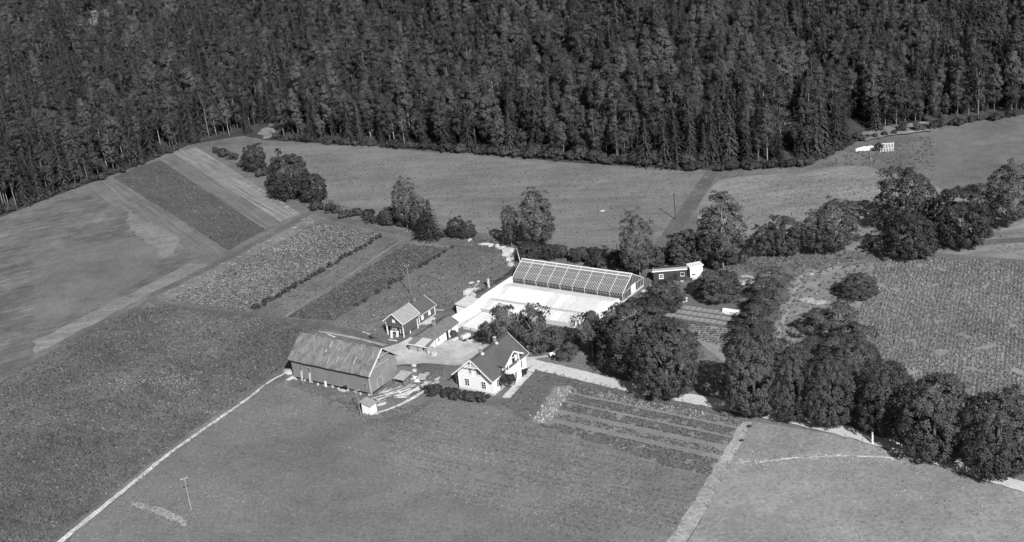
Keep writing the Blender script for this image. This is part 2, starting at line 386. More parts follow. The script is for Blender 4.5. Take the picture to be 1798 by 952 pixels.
def strip(name, px, w, mat, lvl, label, cat, amp=0.25):
    LVL[0] += .003; lvl = .004 + LVL[0]
    d, nr, ww = strip_pts(px, w); bm = bmesh.new(); L = []
    # resample about every 1.2 m so that edges can wander
    s = np.concatenate([[0], np.cumsum(np.linalg.norm(np.diff(d, axis=0), axis=1))]); k = max(2, int(s[-1] / 1.2)); q = np.linspace(0, s[-1], k)
    d = np.stack([np.interp(q, s, d[:, i]) for i in (0, 1)], 1); nr = np.stack([np.interp(q, s, nr[:, i]) for i in (0, 1)], 1); ww = np.interp(q, s, ww)
    rows = []
    for p, n, w_ in zip(d, nr, ww):
        r = []
        for e in (-1, -.33, .33, 1):
            j = noise.noise((p[0] * .8 + e * 7, p[1] * .8, 5.)) * amp if abs(e) == 1 else 0
            x, y = p + n * (e * w_ / 2 + j); r.append(bm.verts.new((x, y, float(H(x, y)) + lvl)))
        rows.append(r)
    for a, b in zip(rows[:-1], rows[1:]):
        for i in range(3): bm.faces.new((a[i], b[i], b[i + 1], a[i + 1]))
    me = bpy.data.meshes.new(name); bm.to_mesh(me); bm.free()
    if me.polygons[0].normal.z < 0: me.flip_normals()
    me.materials.append(M[mat])
    return tag(link(name, me), label, cat, kind='structure')

# ------------------------------------------------------------------ fields, lanes, yard
patch('field', [(455, 258), (520, 252), (700, 263), (850, 275), (1000, 290), (1238, 305), (1205, 345), (1150, 430), (1120, 448), (985, 442), (950, 425), (840, 408), (760, 392),
       (650, 378), (600, 360), (545, 330), (490, 290)], 'meadow', .012, 'mown back meadow along the foot of the forest', 'meadow')
patch('field', [(1262, 316), (1300, 310), (1400, 303), (1470, 291), (1520, 292), (1580, 308), (1700, 345), (1960, 400), (1960, 470), (1570, 438), (1500, 440), (1400, 430), (1320, 430),
       (1290, 400), (1230, 420), (1222, 360)], 'pasture', .012, 'pale pasture right of the meadow lane', 'pasture')
patch('field', [(1446, 288), (1510, 258), (1600, 245), (1798, 215), (1960, 195), (1960, 395), (1700, 341), (1580, 305), (1520, 290), (1470, 290)], 'slope', .012, 'dark grass slope above the pale pasture', 'slope')
strip('lane', [(1252, 300), (1230, 335), (1192, 390), (1162, 430), (1142, 458)], [3.4, 4.0, 4.0, 3.5], 'lane', .024, 'worn grass lane crossing from forest to greenhouse', 'lane', .5)
strip('lane', [(1262, 466), (1330, 466), (1400, 466), (1480, 457), (1545, 444), (1650, 432), (1960, 410)], [2.6, 2.8, 3, 3, 3], 'lane', .024, 'dark field lane below the right-hand birches', 'lane', .4)
patch('field', [(1395, 478), (1540, 460), (1524, 520), (1490, 562), (1420, 600), (1362, 614), (1352, 592), (1374, 540)], 'pasture', .012, 'dry grass clearing inside the orchard', 'grass', 1.3)
strip('track', [(1408, 480), (1392, 520), (1374, 565), (1362, 605)], [.8, .9, .8], 'lane_pale', .024, 'faint wheel track through the orchard clearing', 'track', .4)
cab = patch('field', [(1542, 450), (1600, 452), (1960, 470), (2300, 490), (2300, 900), (1960, 810), (1600, 700), (1530, 690), (1506, 650), (1498, 600), (1514, 540), (1532, 490)], 'soil', .012, 'cabbage field at the right edge', 'field')
CABBAGE = FIELD['field']
patch('lawn', [(1225, 507), (1330, 478), (1350, 520), (1305, 562), (1240, 548), (1165, 537), (1150, 520)], 'lawn', .012, 'dark lawn between henhouse and cold frames', 'lawn')
patch('vegetable_plot', [(1195, 566), (1310, 582), (1296, 620), (1275, 640), (1225, 600)], 'soil', .012, 'vegetable rows below the cold frames', 'plot')
# striped fields, upper left
patch('field', [(340, 257), (372, 268), (552, 368), (530, 376), (345, 262)], 'slope', .012, 'grass margin beside the striped field', 'margin')
patch('field', [(306, 270), (345, 258), (528, 376), (492, 390)], 'stub_pale', .012, 'pale striped stubble strip beside the hedge', 'field')
patch('field', [(281, 281), (306, 270), (492, 390), (465, 404)], 'stub_mid', .012, 'mid-grey crop strip between pale stubble and dark crop', 'field')
patch('field', [(198, 311), (232, 299), (281, 281), (465, 404), (400, 440), (300, 375)], 'stub_dark', .012, 'dark crop strip of the striped field', 'field')
WESTDARK = FIELD['field']
patch('field', [(142, 331), (196, 312), (300, 376), (399, 441), (362, 464), (300, 425), (232, 385)], 'stub_mid', .012, 'narrow grey strip left of the dark crop', 'field')
patch('field', [(-60, 414), (60, 362), (140, 332), (232, 386), (300, 427), (366, 462), (300, 500), (232, 533), (60, 625), (-60, 690)], 'hay', .012, 'mown hayfield at the left edge', 'field')
patch('field', [(225, 368), (262, 391), (292, 403), (315, 421), (302, 446), (285, 457), (270, 432), (225, 404)], 'pasture', .012, 'pale curved patch of mown hay at the left edge', 'field', .9)
patch('field', [(60, 450), (180, 425), (240, 416), (285, 458), (268, 482), (232, 502), (60, 585)], 'slope', .012, 'darker uncut patch in the hayfield at the left edge', 'field', .9)
patch('field', [(364, 464), (300, 500), (232, 533), (60, 625), (60, 600), (232, 514), (330, 464)], 'pasture', .012, 'pale mown band beside the lane at the left edge', 'field', .6)
strip('lane', [(548, 372), (500, 399), (440, 432), (380, 463), (320, 493), (282, 511), (266, 521), (276, 532), (310, 541), (370, 549), (440, 557), (510, 565), (570, 573), (620, 584), (660, 601), (690, 616)],
      [2.6, 2.4, 2.2, 2.2, 2.4, 2.2, 2.2], 'lane', .024, 'dark farm lane looping round the potato field', 'lane', .4)
strip('lane', [(548, 372), (600, 385), (660, 400), (730, 413), (790, 427), (850, 437), (905, 452)], [2.6, 2.6, 2.8, 3, 3], 'lane', .026, 'grass lane below the birches of the back meadow', 'lane', .4)
strip('lane', [(268, 522), (232, 545), (150, 588), (40, 650)], [.7, 2.0, 2.6, 2.8], 'lane', .026, 'lane leaving the left edge', 'lane', .4)
patch('field', [(543, 384), (557, 391), (300, 527), (282, 518)], 'rough_strip', .012, 'stony fallow strip along the lane', 'field')
patch('field', [(559, 393), (664, 412), (440, 549), (299, 528)], 'soil', .012, 'potato field of pale dense leaves', 'field'); POTATO = FIELD['field']
patch('field', [(672, 417), (706, 420), (500, 557), (446, 550)], 'slope', .012, 'plain grey plot beside the currant hedge', 'plot'); PLOT2 = FIELD['field']
strip('path', [(708, 421), (604, 489), (500, 557)], [0.6, .6], 'pasture', .024, 'thin pale path between two garden plots', 'path', .3)
patch('field', [(714, 430), (792, 437), (586, 563), (506, 557)], 'stub_dark', .012, 'dark leafy plot left of the storehouse', 'plot'); PLOT3 = FIELD['field']
patch('field', [(806, 438), (890, 448), (895, 490), (815, 535), (780, 548), (700, 560), (660, 590), (600, 568), (700, 505)], 'slope', .010, 'grass slope between berry bushes and greenhouse wall', 'grass'); GRASSY = FIELD['field']
patch('field', [(232, 546), (280, 538), (440, 562), (560, 577), (522, 590), (500, 640), (468, 666), (438, 688), (330, 762), (232, 838), (60, 975), (-60, 1060), (-60, 700), (60, 640)], 'west', .012,
      'dark crop field left of the barn', 'field'); WEST = FIELD['field']
strip('path', [(90, 965), (160, 908), (232, 850), (300, 795), (400, 725), (440, 697), (470, 673), (503, 655)], [1.2, 1.1, .95, .8, .7, .6, .5], 'path', .026, 'straight chalky footpath to the barn from lower left', 'path', .22)
patch('field', [(505, 664), (560, 684), (640, 738), (690, 733), (760, 700), (860, 714), (938, 746), (1240, 836), (1214, 905), (1150, 1020), (60, 1080), (130, 935), (232, 859)], 'front', .012,
      'clover field filling the foreground', 'field'); FRONT = FIELD['field']
strip('track', [(226, 882), (250, 890), (285, 900), (310, 912), (325, 925)], [.3, 1.2, 1.8, 1.4, .5], 'lane_pale', .036, 'pale bare ground in the bottom left corner', 'track', .7)
patch('garden', [(1004, 678), (1301, 740), (1246, 836), (1200, 828), (938, 744)], 'garden', .018, 'vegetable garden in front of the drive', 'garden', .5); GARDEN = FIELD['garden']
patch('flower_bed', [(974, 681), (1008, 680), (964, 748), (932, 742)], 'garden', .022, 'flower bed of pale blooms beside the vegetable garden', 'bed'); FLOWERS = FIELD['flower_bed']
patch('lawn', [(938, 652), (1000, 663), (1110, 686), (1240, 716), (1300, 736), (1006, 675), (970, 677), (928, 738), (880, 708)], 'lawn', .014, 'garden lawn between drive and vegetable garden', 'lawn')
patch('track', [(1304, 741), (1322, 741), (1230, 915), (1185, 985), (1150, 985), (1206, 900)], 'lane_pale', .024, 'bare dirt strip along the fence line', 'strip'); DIRT = FIELD['track']
patch('field', [(1322, 741), (1480, 766), (1560, 792), (1798, 866), (1960, 920), (1960, 1080), (1140, 1080), (1185, 985), (1230, 915)], 'pale_meadow', .012, 'pale meadow in the lower right', 'meadow'); PALE = FIELD['field']
yard = patch('yard', [(672, 612), (700, 604), (722, 592), (735, 600), (760, 612), (800, 592), (838, 600), (868, 606), (930, 628), (925, 634), (850, 640), (800, 643), (770, 640), (740, 640), (712, 650), (694, 652), (690, 625)],
      'gravel', .030, 'light gravel farmyard between barn, washhouse and dwelling', 'yard', .3)
strip('drive', [(900, 630), (935, 640), (1000, 655), (1100, 679), (1240, 706), (1380, 735), (1480, 758), (1532, 773), (1620, 800), (1798, 856), (1960, 900), (2300, 1000)], [4.0, 3.6, 3.4, 3.0, 2.8, 2.8, 2.8], 'drive', .034,
      'light gravel drive leading to the farmhouse under the chestnuts', 'drive', .3)
strip('path', [(936, 648), (915, 670), (888, 700)], [1.5, 1.6, 1.7], 'drive', .038, 'garden path along the dwelling wall', 'path', .12)
strip('path', [(925, 631), (955, 627), (990, 619)], [1.3, 1.0, .8], 'gravel', .038, 'small path to the fruit trees', 'path', .15)
strip('path', [(1088, 566), (1105, 552), (1130, 532), (1150, 520)], [1.8, 2.2, 2.0, 1.2], 'lane_pale', .020, 'bare earth path by the greenhouse door', 'path', .5)
strip('path', [(655, 728), (690, 717), (730, 697), (760, 675), (775, 655)], [.5, .7, .9, .9, .8], 'path', .030, 'curved footpath below the lumber to the outhouse', 'path', .2)
strip('path', [(645, 742), (700, 735), (745, 712), (775, 690)], [1.6, 1.8, 1.4, 1.0], 'lane', .022, 'trodden grass edge below the footpath', 'path', .4)
strip('path', [(560, 583), (600, 590), (640, 598), (675, 608)], [.6, .8, .9, .8], 'lane_pale', .034, 'pale worn ruts behind the barn', 'path', .3)
patch('grass', [(515, 665), (640, 700), (650, 712), (600, 708), (540, 690), (505, 676)], 'slope', .020, 'trodden grass below the long barn wall', 'grass', .4)
patch('earth', [(700, 648), (745, 640), (780, 642), (775, 660), (740, 690), (690, 700), (662, 700), (676, 676)], 'lane', .016, 'dark earth round the lumber heap', 'earth', .4)
# far clearing, top left
FAR_PX = np.array([(150, 18), (190, 14), (232, 8), (285, -2), (335, 0), (335, 16), (285, 24), (240, 36), (180, 44), (150, 42)], float)
far = [GH(*p)[:2] for p in FAR_PX + np.array([0, 4.])]
FARC = np.array(far)
a_ = sum(far[i][0] * far[(i + 1) % len(far)][1] - far[(i + 1) % len(far)][0] * far[i][1] for i in range(len(far)))
drape('clearing', far if a_ > 0 else far[::-1], 'pasture', .35, 'bright far clearing beyond the forest at top left', 'clearing')

for px_, lab_ in [([(452, 236), (470, 222), (495, 214), (505, 226), (488, 240), (465, 246)], 'pale grassy bank at the forest foot above the meadow corner'), ([(1370, 234), (1378, 214), (1396, 208), (1404, 226), (1392, 238)], 'pale glade in the forest above the pasture'),
                  ([(1492, 250), (1510, 236), (1560, 224), (1640, 216), (1640, 232), (1568, 240), (1520, 250)], 'pale rough grass at the forest foot above the white sheet')]:
    q_ = [GH(*p)[:2] for p in px_]; a_ = sum(q_[i][0] * q_[(i + 1) % len(q_)][1] - q_[(i + 1) % len(q_)][0] * q_[i][1] for i in range(len(q_)))
    drape('bank', wobble(q_ if a_ > 0 else q_[::-1], 1.2, .8), 'pasture', .35, lab_, 'bank')
strip('ditch', [(796, 540), (830, 520), (865, 499), (893, 482), (904, 468)], [.8, 1.3, 1.4, 1.4, .8], 'litter', .03, 'painted shade strip along the outside of the white wall', 'ditch', .3)  # the wall's shade, painted as a dark ground strip

def in_poly(px, py, poly):
    n = len(poly); c = np.zeros(px.shape, bool); j = n - 1
    for i in range(n):
        xi, yi = poly[i]; xj, yj = poly[j]
        c ^= ((yi > py) != (yj > py)) & (px < (xj - xi) * (py - yi) / (yj - yi + 1e-12) + xi); j = i
    return c

# ------------------------------------------------------------------ leaves
def unit(a): return a / (np.linalg.norm(a, axis=-1, keepdims=True) + 1e-9)
def leaf_mesh(name, C, N, S, mat, r, asp=0.62, sh=None):
    n = len(C); N = unit(N); t = unit(np.cross(N, r.normal(size=(n, 3)))); b = np.cross(N, t); S = S[:, None]
    fold = N * S * 0.18
    V = np.stack([C - t * S, C + b * S * asp - fold, C + t * S, C - b * S * asp - fold], 1).reshape(-1, 3)
    me = bpy.data.meshes.new(name); me.vertices.add(4 * n); me.vertices.foreach_set('co', V.ravel())
    me.loops.add(4 * n); me.loops.foreach_set('vertex_index', np.arange(4 * n)); me.polygons.add(n)
    me.polygons.foreach_set('loop_start', np.arange(0, 4 * n, 4)); me.update(calc_edges=True)
    a = me.attributes.new('sh', 'FLOAT', 'FACE'); a.data.foreach_set('value', (r.random(n) if sh is None else sh).astype(np.float32))
    me.materials.append(M[mat]); return me
def clump_leaves(r, C, RC, nper, size, out=0.5, up=0.35, flat=0.8, jit=0.7, center=None):
    """leaf spray on the skin of every clump, leaning outward from the crown's axis"""
    k = len(C); d = r.normal(size=(k, nper, 3)); ax = np.zeros((k, 3)) if center is None else unit((C - center) * np.array([1, 1, .5]))
    d = unit(unit(d) + out * ax[:, None, :] + np.array([0, 0, up]))
    rad = (RC[:, None] * (0.55 + 0.5 * r.random((k, nper))))[..., None]
    p = C[:, None, :] + d * rad * np.array([1, 1, flat]); n = unit(d + .55 * ax[:, None, :] + jit * r.normal(size=d.shape))
    tone = np.clip(r.random((k, 1)) * .6 + .4 * r.random((k, nper)), 0, 1)
    return p.reshape(-1, 3), n.reshape(-1, 3), size * (0.65 + 0.7 * r.random(k * nper)), tone.ravel()

# small plants used on the fields
def clump_proto(name, r, n, rad, hgt, size, mat, upright=0.0):
    a = r.random(n) * 6.283; q = rad * np.sqrt(r.random(n)); z = hgt * (0.25 + .75 * r.random(n)) * (1 - 0.6 * (q / rad) ** 2)
    C = np.stack([q * np.cos(a), q * np.sin(a), z], 1)
    N = np.stack([np.cos(a) * (.4 + upright), np.sin(a) * (.4 + upright), np.full(n, 1.0 - upright * .8)], 1) + .5 * r.normal(size=(n, 3))
    return bpy.data.objects.new(name, leaf_mesh(name, C, N, size * (.7 + .6 * r.random(n)), mat, r))
def proto_set(name, mat, n, rad, hgt, size, upright=0.0, k=3):
    c = bpy.data.collections.new(name); r = np.random.default_rng(abs(hash(name)) % 1000 if False else sum(map(ord, name)))
    for i in range(k): c.objects.link(clump_proto(name + '_plant', r, n, rad, hgt, size, mat, upright))
    return c
def scatter_group(coll):
    ng = bpy.data.node_groups.new('scatter_' + coll.name, 'GeometryNodeTree')
    ng.interface.new_socket('Geometry', in_out='INPUT', socket_type='NodeSocketGeometry'); ng.interface.new_socket('Geometry', in_out='OUTPUT', socket_type='NodeSocketGeometry')
    N = ng.nodes; L = ng.links; gi = N.new('NodeGroupInput'); go = N.new('NodeGroupOutput')
    ip = N.new('GeometryNodeInstanceOnPoints'); ci = N.new('GeometryNodeCollectionInfo'); ci.inputs['Collection'].default_value = coll
    ci.inputs['Separate Children'].default_value = True; ci.inputs['Reset Children'].default_value = True
    def attr(nm, ty):
        n = N.new('GeometryNodeInputNamedAttribute'); n.data_type = ty; n.inputs['Name'].default_value = nm; return n.outputs['Attribute']
    L.new(gi.outputs[0], ip.inputs['Points']); L.new(ci.outputs[0], ip.inputs['Instance']); ip.inputs['Pick Instance'].default_value = True
    L.new(attr('idx', 'INT'), ip.inputs['Instance Index']); L.new(attr('scl', 'FLOAT_VECTOR'), ip.inputs['Scale'])
    e2r = N.new('FunctionNodeEulerToRotation'); L.new(attr('rot', 'FLOAT_VECTOR'), e2r.inputs[0]); L.new(e2r.outputs[0], ip.inputs['Rotation'])
    L.new(ip.outputs[0], go.inputs[0]); return ng
GROUPS = {}
def scatter_points(name, pts, coll, r, smin, smax, label, cat, idx=None, scl=None, rot=None):
    n = len(pts); me = bpy.data.meshes.new(name); me.vertices.add(n); me.vertices.foreach_set('co', np.asarray(pts, float).ravel())
    k = len(coll.objects)
    me.attributes.new('idx', 'INT', 'POINT').data.foreach_set('value', (r.integers(0, k, n) if idx is None else idx).astype(np.int32))
    if scl is None:
        s = smin + (smax - smin) * r.random(n); scl = np.stack([s, s, s * (.8 + .4 * r.random(n))], 1)
    if rot is None:
        rot = np.zeros((n, 3)); rot[:, 2] = r.random(n) * 6.283; rot[:, :2] = r.normal(size=(n, 2)) * .08
    me.attributes.new('scl', 'FLOAT_VECTOR', 'POINT').data.foreach_set('vector', scl.astype(np.float32).ravel())
    me.attributes.new('rot', 'FLOAT_VECTOR', 'POINT').data.foreach_set('vector', rot.astype(np.float32).ravel())
    me.update(); o = link(name, me)
    if coll.name not in GROUPS: GROUPS[coll.name] = scatter_group(coll)
    md = o.modifiers.new('scatter', 'NODES'); md.node_group = GROUPS[coll.name]
    return tag(o, label, cat, kind='stuff')
def fill(poly, dens, r, row=None, jit=0.12, hole=0.0, hole_s=0.15, avoid=()):
    """points in a polygon: random, or drilled in rows (angle, row spacing, plant spacing)"""
    lo = poly.min(0); hi = poly.max(0)
    if row is None:
        n = int((hi - lo).prod() * dens); p = lo + r.random((n, 2)) * (hi - lo)
    else:
        ang, sp, ps = row; c = (lo + hi) / 2; L = np.linalg.norm(hi - lo) / 2
        a = np.arange(-L, L, ps); b = np.arange(-L, L, sp); A, B = np.meshgrid(a, b); A = A + r.normal(size=A.shape) * ps * .35; B = B + r.normal(size=B.shape) * jit
        ca, sa = math.cos(ang), math.sin(ang); p = np.stack([c[0] + A * ca - B * sa, c[1] + A * sa + B * ca], -1).reshape(-1, 2)
    p = p[in_poly(p[:, 0], p[:, 1], poly)]
    for q in avoid: p = p[~in_poly(p[:, 0], p[:, 1], q)]
    if hole > 0:
        k = np.array([noise.noise((x * hole_s, y * hole_s, 2.)) for x, y in p]); p = p[k > hole - .5]
    # keep to what this side of the valley can show
    q = np.array([P((x, y, 0)) for x, y in p]) if len(p) else np.zeros((0, 2))
    if len(p): p = p[(q[:, 0] > -260) & (q[:, 0] < 2200) & (q[:, 1] < 1050)]
    return np.column_stack([p, H(p[:, 0], p[:, 1]) + .05])
ROWV = math.atan2(VX[1], VX[0]); ROWU = math.atan2(UX[1], UX[0])
pc_potato = proto_set('potato', 'lf_potato', 16, .34, .42, .17)
pc_clover = proto_set('clover', 'lf_crop', 14, .32, .26, .14)
pc_dark = proto_set('dark_crop', 'lf_crop_d', 14, .32, .34, .15)
pc_cab = proto_set('cabbage', 'lf_cabbage', 15, .36, .38, .20)
pc_pale = proto_set('bloom', 'lf_pale', 12, .26, .55, .11)
pc_veg = proto_set('vegetable', 'lf_garden', 14, .28, .34, .13)
pc_grass = proto_set('grass_tuft', 'lf_grass', 9, .30, .22, .15, .5)
pc_dry = proto_set('dry_tuft', 'lf_dry', 9, .34, .26, .15, .5)
pc_hay = proto_set('hay_swath', 'lf_hay', 14, .40, .18, .16)
r = np.random.default_rng(11)
scatter_points('potato_plants', fill(POTATO, 3, r, (ROWV, .62, .42)), pc_potato, r, .75, 1.15, 'dense pale potato leaves in the sloping field', 'potato crop')
scatter_points('clover_crop', fill(FRONT, 3.6, r, None, hole=.10, hole_s=.8), pc_clover, r, .4, .75, 'low clover crop in the foreground field', 'clover')
rows_sub = np.array([G(*p)[:2] for p in [(700, 712), (860, 722), (940, 752), (1235, 840), (1190, 930), (1000, 940), (800, 880), (690, 790), (640, 745)]])
scatter_points('clover_rows', fill(rows_sub, 2.0, r, (ROWU + .05, 1.25, .4), jit=.15, hole=.2, hole_s=.13), pc_clover, r, .75, 1.15, 'rowed crop below the vegetable garden', 'crop rows')
scatter_points('dark_crop', fill(WEST, 2.6, r, (ROWU + .1, .8, .5), jit=.2, hole=.2, hole_s=.35), pc_dark, r, .65, 1.1, 'dark leafy crop left of the barn', 'crop')
scatter_points('dark_crop', fill(WESTDARK, 1.2, r, (STR, 1.1, .8)), pc_dark, r, .6, 1.0, 'dark drilled crop of the striped field', 'crop')
scatter_points('garden_crop', fill(PLOT3, 2.4, r, (ROWV, .75, .5), hole=.12, hole_s=.3), pc_veg, r, .9, 1.5, 'dark leafy rows left of the storehouse', 'crop')
scatter_points('garden_crop', fill(PLOT2, 1.0, r), pc_dark, r, .5, .9, 'sparse green growth in the plain plot', 'crop')
scatter_points('cabbage_crop', fill(CABBAGE, 2.0, r, (ROWV + .2, .72, .42), jit=.10, hole=.06, hole_s=.3), pc_cab, r, .6, .95, 'cabbages in rows at the right edge', 'cabbages')
scatter_points('pale_blooms', fill(FLOWERS, 2.6, r), pc_pale, r, .5, .95, 'pale blooms crowding the flower bed', 'flowers')
# vegetable garden: beds of leaves with bare paths between, along the drive
g0 = G(1004, 678)[:2]; gd = unit(G(1308, 740)[:2] - g0); gn = np.array([-gd[1], gd[0]])
pts = fill(GARDEN, 3.6, r, (math.atan2(gd[1], gd[0]), .66, .17), jit=.08, hole=.14, hole_s=.6)
v = -((pts[:, :2] - g0) @ gn); u = (pts[:, :2] - g0) @ gd
bed = np.ones(len(pts), bool)
for c0, w0 in [(2.7, .45), (6.1, .5), (9.9, .7), (13.0, .9)]: bed &= np.abs(v - c0) > w0
bed &= ~((v < 2.6) & (u > 6) & (r.random(len(pts)) < .35)); bed &= ~((v > 10.4) & (v < 12.6) & (r.random(len(pts)) < .4))
bed &= ~in_poly(pts[:, 0], pts[:, 1], FLOWERS)
scatter_points('vegetable_crop', pts[bed], pc_veg, r, .55, 1.0, 'vegetable rows in the garden in front of the drive', 'vegetables')
pts = fill(np.array([G(*p)[:2] for p in [(1010, 682), (1240, 725), (1225, 738), (1080, 706)]]), 1.6, r, hole=.3, hole_s=.6)
scatter_points('pale_blooms', pts, pc_pale, r, .5, .8, 'scattered pale blooms along the garden edge', 'flowers')
vp = np.array([G(*p)[:2] for p in [(1190, 562), (1312, 580), (1300, 615), (1225, 598)]])
scatter_points('vegetable_crop', fill(vp, 3.0, r, (R(-14), .95, .4), jit=.1, hole=.15, hole_s=.5), pc_veg, r, .7, 1.2, 'vegetable rows behind the big chestnut', 'vegetables')
scatter_points('dry_grass', fill(PALE, 0.8, r, hole=.25, hole_s=.2), pc_dry, r, .4, .9, 'short dry grass in the pale lower-right meadow', 'grass')
mead = np.concatenate([fill(np.array([G(*p)[:2] for p in q]), d, r, hole=.2, hole_s=.12) for q, d in [
    ([(470, 262), (1230, 308), (1150, 425), (985, 438), (840, 405), (650, 375)], .35), ([(1270, 318), (1560, 300), (1700, 345), (1798, 440), (1320, 428)], .35)]])
scatter_points('meadow_grass', mead, pc_grass, r, .5, 1.0, 'grass tufts of the meadows below the forest', 'grass')
rough = np.concatenate([fill(np.array([G(*p)[:2] for p in q]), d, r, hole=.15, hole_s=.3) for q, d in [
    ([(806, 438), (890, 448), (895, 490), (815, 535), (700, 560), (640, 590), (600, 568)], 1.6),
    ([(945, 660), (1110, 690), (1300, 737), (1006, 677), (970, 678), (925, 740), (880, 712)], 1.0),
    ([(520, 668), (640, 700), (655, 745), (560, 705)], 1.6), ([(1310, 470), (1530, 462), (1490, 560), (1350, 610), (1290, 560)], .9),
    ([(380, 268), (545, 370), (720, 412), (850, 436), (985, 445), (840, 410), (650, 382), (500, 320), (440, 285)], 2.0),
    ([(980, 445), (1130, 455), (1130, 490), (1000, 470)], 2.0), ([(1150, 455), (1300, 450), (1560, 440), (1530, 458), (1300, 475), (1240, 500), (1150, 510)], 1.6),
    ([(1440, 292), (1510, 258), (1640, 240), (1640, 300), (1520, 290)], .8)]])
scatter_points('rough_grass', rough, pc_grass, r, .7, 1.5, 'rough grass on banks and margins between fields', 'grass')
# pale weedy stone line across the lower-right meadow
strip('dry_ditch', [(1296, 812), (1340, 812), (1400, 805), (1470, 802), (1568, 805), (1700, 815), (1900, 830)], [.15, .3, .25, .35, .5, .5], 'path', .03, 'thin pale dry ditch across the lower-right meadow', 'ditch', .35)
sp = []
d, nr, _ = strip_pts([(1296, 812), (1340, 812), (1400, 805), (1470, 802), (1568, 805), (1700, 815), (1900, 830)], 1)
for k in range(900):
    i = r.integers(0, len(d)); w = r.normal() * .45; q = d[i] + nr[i] * w + r.normal(size=2) * .3; sp.append((q[0], q[1], .0))
scatter_points('dry_weeds', np.array(sp), pc_hay, r, .4, .9, 'pale dry weeds in a line across the lower-right meadow', 'weeds')
sp = []
for (px, wd, k) in [(((940, 745), (1040, 790), (1140, 812), (1240, 836)), .5, 160), (((545, 386), (440, 445), (380, 480), (300, 522)), .9, 200), (((338, 262), (430, 318), (520, 374)), .4, 120), (((1322, 744), (1280, 820), (1235, 905)), .3, 120)]:
    d, nr, _ = strip_pts(list(px), 1)
    for _ in range(k):
        i = r.integers(0, len(d)); q = d[i] + nr[i] * r.normal() * wd + r.normal(size=2) * .4
        if noise.noise((q[0] * .25, q[1] * .25, 8)) > -.05: sp.append((q[0], q[1], .0))
scatter_points('dry_weeds', np.array(sp), pc_hay, r, .3, .7, 'pale dry weeds along field edges', 'weeds')
sp = []
for (px, wd, k) in [(((232, 852), (300, 797), (400, 727), (470, 675)), .5, 170), (((226, 880), (260, 890), (290, 900), (325, 918)), 1.6, 240), (((900, 640), (1000, 664), (1110, 690), (1240, 718)), .35, 260), (((936, 655), (888, 705)), .5, 60)]:
    d, nr, _ = strip_pts(list(px), 1)
    for _ in range(k):
        i = r.integers(0, len(d)); q = d[i] + nr[i] * r.normal() * wd + r.normal(size=2) * .3; sp.append((q[0], q[1], .08))
scatter_points('verge_grass', np.array(sp), pc_grass, r, .35, .8, 'ragged grass along the footpath and drive edges', 'grass')
# cut hay rows lying in the west field
sp = []; rot = []
c = np.array([G(*p)[:2] for p in [(262, 664), (300, 640), (355, 655), (352, 690), (335, 698), (285, 694), (256, 680)]])
for p in fill(c, 2.6, r, (ROWU - .08, .62, .5), jit=.05, hole=.22, hole_s=.35): sp.append(p)
for p in fill(np.array([G(*p)[:2] for p in [(200, 665), (246, 660), (258, 672), (215, 690)]]), 2.2, r, (ROWU - .08, .75, .5), jit=.06, hole=.2, hole_s=.4): sp.append(p)
for p in fill(np.array([G(*p)[:2] for p in [(360, 660), (430, 640), (425, 690), (370, 700)]]), .6, r, hole=.35, hole_s=.3): sp.append(p)
n_ = len(sp); rot = np.zeros((n_, 3)); rot[:, 2] = ROWU - .08 + r.normal(size=n_) * .12; sc_ = np.stack([1.3 + .6 * r.random(n_), .42 + .2 * r.random(n_), .7 + .5 * r.random(n_)], 1)
scatter_points('hay_rows', np.array(sp), pc_hay, r, .6, .95, scl=sc_ * .62, rot=rot, label='pale cut hay lying in short rows in the dark west field', cat='hay')

# ------------------------------------------------------------------ buildings (local x = farm axis u, y = farm axis v)
def window(par, face, a, z, w, h, at, out, mullions=(1, 2), mat='white', pane='pane', frame=.09, sill=True):
    """face 'y': wall plane y=at, a is x centre; face 'x': plane x=at, a is y centre. out = +1/-1 outward"""
    def B(mb, a0, a1, z0, z1, d0, d1):
        lo, hi = sorted((at + out * d0, at + out * d1))
        return mb.box(a0, a1, lo, hi, z0, z1) if face == 'y' else mb.box(lo, hi, a0, a1, z0, z1)
    f = MB(); x0, x1, z0, z1 = a - w / 2, a + w / 2, z - h / 2, z + h / 2
    B(f, x0 - frame, x0, z0 - frame, z1 + frame, .0, .07); B(f, x1, x1 + frame, z0 - frame, z1 + frame, .0, .07)
    B(f, x0, x1, z1, z1 + frame, .0, .068); B(f, x0, x1, z0 - frame, z0, .0, .068)
    o = f.build('window', mat, par)
    p = MB(); B(p, x0, x1, z0, z1, -.05, .02); p.build('pane', pane, o)
    mu = MB()
    for i in range(1, mullions[0] + 1): c = x0 + (x1 - x0) * i / (mullions[0] + 1); B(mu, c - .03, c + .03, z0, z1, .0, .05)
    for i in range(1, mullions[1] + 1): c = z0 + (z1 - z0) * i / (mullions[1] + 1); B(mu, x0, x1, c - .022, c + .022, .0, .045)
    mu.build('muntin', mat, o)
    if sill:
        s = MB(); B(s, x0 - frame - .03, x1 + frame + .03, z0 - frame - .05, z0 - frame, .0, .12); s.build('sill', mat, o)
    return o
